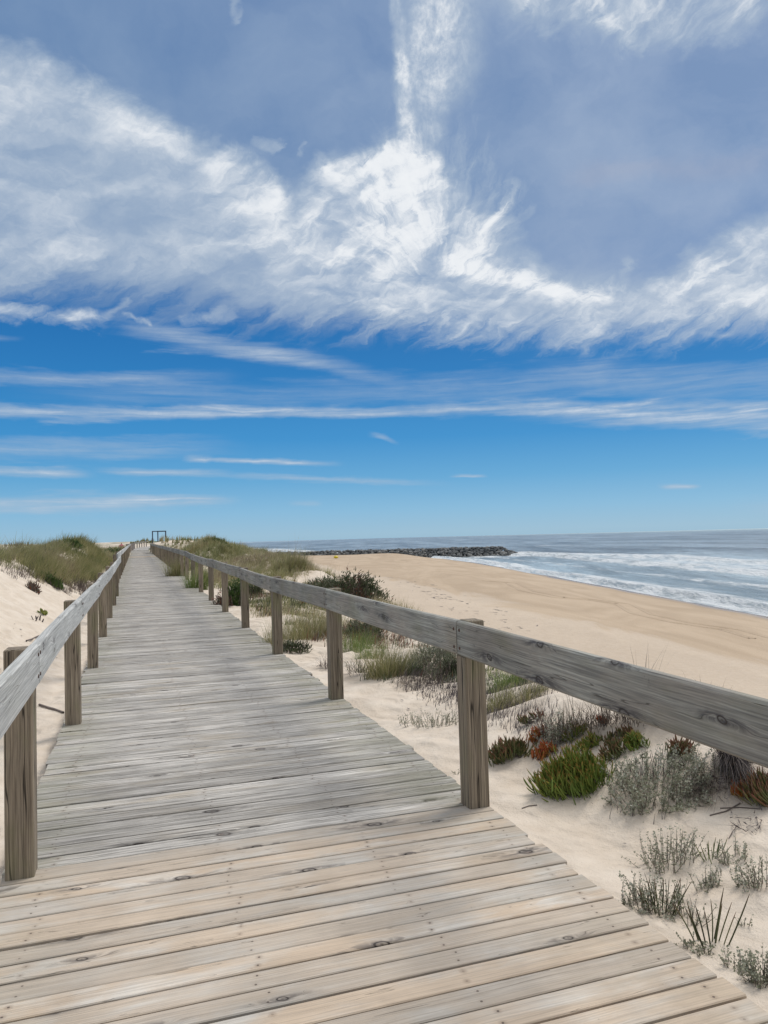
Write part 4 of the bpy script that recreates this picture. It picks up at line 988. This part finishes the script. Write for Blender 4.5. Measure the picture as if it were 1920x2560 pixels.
dune_grass('dry_grass', 2600, reg(2.2, 6.8, 7, 27), cover(61, -.02, .2, 2.3, 6.8), .26, L_STRAW, 'thin dry grass straggling over the seaward sand bank', per=10)
dune_grass('dry_grass', 1500, reg(2.6, 4.2, 3.4, 8), cover(71, -.16, .06, 2.6, 3.45), .12, L_DEAD, 'withered stems lying over the sand crest under the near rail', per=9, wmul=.8)
dune_grass('dry_grass', 1900, reg(-4.6, -1.1, 14.5, 30), lambda u, v, z: sst(UL-u+.9*vn(u*.9, v*.6, 8), np.interp(v, [14, 17, 18.5, 19.5, 21, 24, 30], [2.8, 2.2, 1.7, 1.5, .95, .7, .6])-.2, np.interp(v, [14, 17, 18.5, 19.5, 21, 24, 30], [3.2, 2.7, 2.3, 2.0, 1.45, .95, .75]))*.5, .22, L_DEAD, 'brown withered stems fringing the foot of the inland dune grass', per=12, wind=-.6)
dune_grass('creeping_plants', 420, reg(2.15, 3.3, 1.6, 3.4), cover(91, -.05, .15, 2.1, 3.3), .045, L_SILVER, 'tiny grey seedlings dotted over the sand by the near plank ends', per=7, wmul=.6)
# green scrub patches on the inland dune
def scrub(label, px, py, wpx, hpx, n, **k): return bush(label, px, py, wpx, hpx, n, L_SCRUB, **k)
scrub('bright green scrub in the dip of the inland dune crest', 106, 1392, 54, 26, 1600, lsize=.13, name='scrub_bush')
scrub('dark scrub crowning the round top of the inland dune', 178, 1368, 56, 20, 900, lsize=.14, name='scrub_bush')
scrub('dark leafy scrub along the inland crest at the frame edge', 48, 1366, 70, 16, 900, lsize=.12, name='scrub_bush')
scrub('low green scrub beside the small white board', 282, 1386, 40, 16, 700, lsize=.2, name='scrub_bush')
scrub('green scrub on the seaward dune hill just behind its pointed top', 540, 1362, 56, 18, 900, lsize=.14, name='scrub_bush')
bush('pointed dark stump of brush on top of the seaward dune hill', 506, 1350, 14, 22, 260, L_DEAD, lsize=.12, name='brush_stump')

# ------------------------------------------------------------------ rock groyne
def rock_material():
    m_, t, b = mat('groyne rock')
    P = t.new('ShaderNodeNewGeometry').outputs['Position']; rn = t.attr('rnd')
    n = t.noise(P, .9, 6, .65)
    c = t.ramp(rn, [(0, (.05, .056, .062)), (.45, (.12, .125, .13)), (.8, (.20, .20, .20)), (1, (.26, .255, .24))])
    c = t.mix(t.m('MULTIPLY', t.mr(n, .4, .65), .5), c, (.06, .065, .06))
    t.put(b.inputs['Base Color'], c); b.inputs['Roughness'].default_value = .85
    bump(t, b, n, .6, .2); return m_
def build_groyne():
    mb = MB()
    ico_V = []; ph = (1+5**.5)/2
    for a in (-1, 1):
        for b_ in (-ph, ph): ico_V += [(0, a, b_), (a, b_, 0), (b_, 0, a)]
    ico_V = np.array(ico_V)/math.sqrt(1+ph*ph)
    Fc = [(i, j, k) for i in range(12) for j in range(i+1, 12) for k in range(j+1, 12)
          if all(abs(np.linalg.norm(ico_V[a]-ico_V[b_])-1.0515) < .01 for a, b_ in ((i, j), (j, k), (i, k)))]
    Fc = np.array([f if np.dot(np.cross(ico_V[f[1]]-ico_V[f[0]], ico_V[f[2]]-ico_V[f[0]]), ico_V[f[0]]) > 0 else (f[0], f[2], f[1]) for f in Fc])
    x = -46.0
    while x < 52:
        edge = max(0, (x-44)/8)
        top = -3.15-2.9*edge**1.3
        for row in range(12):
            f = row/11.0
            yy = 284.5+f*7+rng.normal(0, .35); zz = SEA-.5+(top-(SEA-.5))*min(1, f*1.15)+rng.normal(0, .12)
            if f > .9: zz = top+rng.normal(0, .1)
            s = rng.uniform(.40, .95)
            q = np.linalg.qr(rng.normal(0, 1, (3, 3)))[0]
            V = (ico_V*rng.uniform(.78, 1.15, (12, 1)))@q*np.array([s*1.15, s, s*.75])+np.array([x+rng.normal(0, .4), yy, zz-.2])
            mb.add(V, [Fc], rnd=rng.uniform())
        x += 1.05
    # stray rocks off the head
    for xx, zz in ((54, -6.3), (56.5, -6.5)):
        V = ico_V*np.array([.9, .8, .5])*rng.uniform(.8, 1.2, (12, 1))+np.array([xx, 286, zz]); mb.add(V, [Fc], rnd=.1)
    # core, so that no daylight shows between the boulders
    core = [(-47, 287, SEA-1.5), (49, 287, SEA-1.5), (49, 297, SEA-1.5), (-47, 297, SEA-1.5), (-47, 290, -3.9), (44, 290, -3.9), (44, 295, -3.9), (-47, 295, -3.9)]
    mb.add(core, [[(0, 1, 5, 4), (1, 2, 6, 5), (2, 3, 7, 6), (3, 0, 4, 7), (4, 5, 6, 7)]], rnd=.1)
    tag(obj('rock_groyne', mb.mesh('rock_groyne', rock_material())), 'long groyne of piled grey boulders running from the beach out into the surf', 'groyne')
build_groyne()

# ------------------------------------------------------------------ small things on the sand and beach
def debris(label, pts, n, size, m, name):
    mb = MB(); C = []; 
    for (x0, y0), (x1, y1), k in pts:
        for _ in range(k):
            t = rng.uniform(); p = hit(x0+(x1-x0)*t+rng.normal(0, 22), y0+(y1-y0)*t+rng.normal(0, 6))
            if p is not None: C.append(p)
    C = np.array(C); k = len(C); size = size*rng.uniform(.35, 1.1, k); o = C[0].copy()
    dd = C[:, 1]
    add_ribbons(mb, C-o+np.array([0, 0, .012]), rng.normal(2.4, .5, k), size*dd*rng.uniform(.4, 1.3, k), np.full(k, 1.50), rng.normal(0, .06, k), size*dd*.30*rng.uniform(.5, 1.2, k), 3)
    tag(obj(name, mb.mesh(name, m), loc=tuple(o)), label, 'debris', kind='stuff')
debris('line of dark seaweed scraps strewn along the dry beach', [((1040, 1456), (1105, 1500), 22), ((1070, 1480), (1250, 1530), 34), ((1130, 1515), (1290, 1580), 26), ((990, 1440), (1060, 1480), 8), ((1230, 1520), (1330, 1600), 10)], 0, .010, L_DEAD, 'seaweed')
debris('scraps of dry leaves and twigs scattered over the dune sand', [((1580, 2120), (1900, 2180), 26), ((1560, 2180), (1760, 2400), 22), ((850, 1700), (1150, 1720), 22), ((1500, 2010), (1900, 2060), 22), ((720, 1480), (860, 1560), 20), ((20, 1560), (130, 1640), 10), ((1000, 1760), (1120, 1820), 14), ((1250, 1780), (1500, 1800), 14)], 0, .0075, L_DEAD, 'leaf_litter')
def stick(label, pts, r, name='stick'):
    P = [hit(*p) for p in pts]; o = P[0]; mb = MB()
    for a, b_ in zip(P[:-1], P[1:]):
        add_tubes(mb, np.array([a-o+np.array([0, 0, r])]), np.array([math.atan2(b_[1]-a[1], b_[0]-a[0])]), np.array([np.linalg.norm(b_-a)*1.02]), np.array([math.acos(np.clip((b_[2]-a[2])/max(np.linalg.norm(b_-a), 1e-6), -1, 1))]), np.array([0.0]), np.array([r]), 3, 5, np.array([.3]), lambda t: 1+0*t)
    tag(obj(name, mb.mesh(name, L_TWIG), loc=tuple(o)), label, 'stick')
stick('dark crooked stick lying on sand between the first two landward posts', [(98, 1764), (118, 1771), (136, 1776), (158, 1784)], .011)
stick('short broken stick on the inland sand above the near rail', [(66, 1604), (80, 1600), (96, 1592)], .012)
stick('long thin dry stem curved over the open sand below the dark bundle', [(1775, 2040), (1815, 2030), (1850, 2010)], .0035, 'dry_stem')
stick('thin straight runner lying across the sand near the frame edge', [(1800, 2022), (1850, 2020), (1900, 2024)], .003, 'dry_stem')
stick('dark branching twig below the hanging tip of the grey green mat', [(1060, 1662), (1085, 1674), (1110, 1678), (1135, 1690)], .01, 'twig')
stick('wisp of curled root on the sand below the large ice plant', [(1305, 2022), (1322, 2016), (1342, 2014)], .003, 'root')

# tyre tracks pressed into the damp beach
def track(label, pts):
    P = []
    for (x0, y0), (x1, y1) in zip(pts[:-1], pts[1:]):
        for t in np.linspace(0, 1, 14, endpoint=False): P.append(hit(x0+(x1-x0)*t, y0+(y1-y0)*t))
    P = np.array([p for p in P if p is not None]); o = P[0].copy(); mb = MB()
    d = np.gradient(P[:, :2], axis=0); d /= np.linalg.norm(d, axis=1)[:, None]; n_ = np.stack([-d[:, 1], d[:, 0]], -1)
    for s_ in (-.8, .8):
        C = P[:, :2]+n_*s_
        rows = []
        for w_, h_ in ((-.30, .004), (-.22, .05), (-.12, .012), (.12, .012), (.22, .05), (.30, .004)):
            Q = C+n_*w_; rows.append(np.stack([Q[:, 0], Q[:, 1], height(Q[:, 0], Q[:, 1])+h_], -1)-o)
        V = np.stack(rows, 1).reshape(-1, 3); k = len(P)
        q = np.array([(i*6+j, i*6+j+1, (i+1)*6+j+1, (i+1)*6+j) for i in range(k-1) for j in range(5)])
        mb.add(V, [q], damp=np.ones(len(V)), wet=np.full(len(V), .10), veg=0)
    ob = obj('tyre_tracks', mb.mesh('tyre_tracks', SAND, True), loc=tuple(o)); tag(ob, label, 'tracks', kind='structure')
track('tracks', [(1215, 1452), (1280, 1458), (1320, 1478), (1400, 1494), (1480, 1500), (1560, 1510), (1605, 1535), (1700, 1556), (1830, 1575), (1918, 1600)])

# yellow buoy far down the beach
def buoy():
    o = hit(840, 1396); s = 2.1; n = 14
    prof = [(0.02, 0), (.22, .03), (.33, .13), (.36, .25), (.30, .38), (.14, .47), (.06, .50), (.06, .56), (.01, .58)]
    V = []; 
    for r_, z_ in prof:
        for k in range(n): a = 2*math.pi*k/n; V.append((r_*math.cos(a)*s, r_*math.sin(a)*s*.8, z_*s*.8))
    Fq = [(i*n+k, i*n+(k+1) % n, (i+1)*n+(k+1) % n, (i+1)*n+k) for i in range(len(prof)-1) for k in range(n)]
    me = mesh_from('buoy', V, [Fq], plain('yellow plastic', (.72, .58, .04), .5, 0, .15, 4), None, True)
    tag(obj('buoy', me, loc=tuple(o)), 'small yellow buoy lying on the far beach before the groyne', 'buoy')
buoy()

# white board on a post and the person behind it
brd = obj('notice_board', None, loc=(-34.1, 96, float(height(-34.1, 96)))); tag(brd, 'small white board on a post beside the far inland railing', 'board')
gz = brd.location.z
mb = MB(); beam(mb, (0, 0, -.3), (0, 0, 1.28-gz), .08, .08); obj('post', mb.mesh('post', W_FAR), brd)
mb = MB(); beam(mb, (-.26, -.06, .99-gz), (.26, -.06, .99-gz), .03, .50, cham=.005); obj('panel', mb.mesh('panel', plain('white paint', (.78, .80, .82), .5, 0, .1)), brd)

def person():
    PX = (303-960)/F*104+.0; g = .12
    root_loc = (PX-.05, 104, g)
    verts = [(0, 0, .95), (0, 0, 1.15), (0, .01, 1.38), (0, 0, 1.50), (0, 0, 1.60), (0, -.01, 1.70),
             (.11, 0, .90), (.13, .02, .50), (.13, .04, .08), (.13, -.10, .03),
             (-.11, 0, .90), (-.12, -.02, .50), (-.13, .04, .08), (-.13, -.10, .03),
             (.19, 0, 1.38), (.33, .04, 1.14), (.20, -.10, 1.00), (.14, -.14, .98),
             (-.19, 0, 1.38), (-.33, .04, 1.14), (-.20, -.10, 1.00), (-.14, -.14, .98)]
    edges = [(0, 1), (1, 2), (2, 3), (3, 4), (4, 5), (0, 6), (6, 7), (7, 8), (8, 9), (0, 10), (10, 11), (11, 12), (12, 13),
             (2, 14), (14, 15), (15, 16), (16, 17), (2, 18), (18, 19), (19, 20), (20, 21)]
    rad = [.15, .14, .15, .06, .09, .075, .09, .065, .045, .04, .09, .065, .045, .04, .06, .045, .035, .03, .06, .045, .035, .03]
    me = bpy.data.meshes.new('person'); me.from_pydata(verts, edges, [])
    o = bpy.data.objects.new('person', me); COL.objects.link(o); o.location = root_loc
    sk = o.modifiers.new('skin', 'SKIN'); ss = o.modifiers.new('sub', 'SUBSURF'); ss.levels = 2; ss.render_levels = 2
    for i, r_ in enumerate(rad): me.skin_vertices[0].data[i].radius = (r_, r_*.85)
    me.skin_vertices[0].data[0].use_root = True
    m_, t, b = mat('pink clothes and skin')
    z = t.sep(t.new('ShaderNodeTexCoord').outputs['Object'])[2]
    c = t.mix(t.mr(z, .93, .95), (.05, .06, .10), (.72, .22, .30)); c = t.mix(t.mr(z, 1.47, 1.49), c, (.50, .30, .22)); c = t.mix(t.mr(z, 1.66, 1.68), c, (.16, .03, .04))
    t.put(b.inputs['Base Color'], c); b.inputs['Roughness'].default_value = .8
    me.materials.append(m_)
    tag(o, 'person in a pink top standing behind the small white board, hands on hips', 'person')
person()
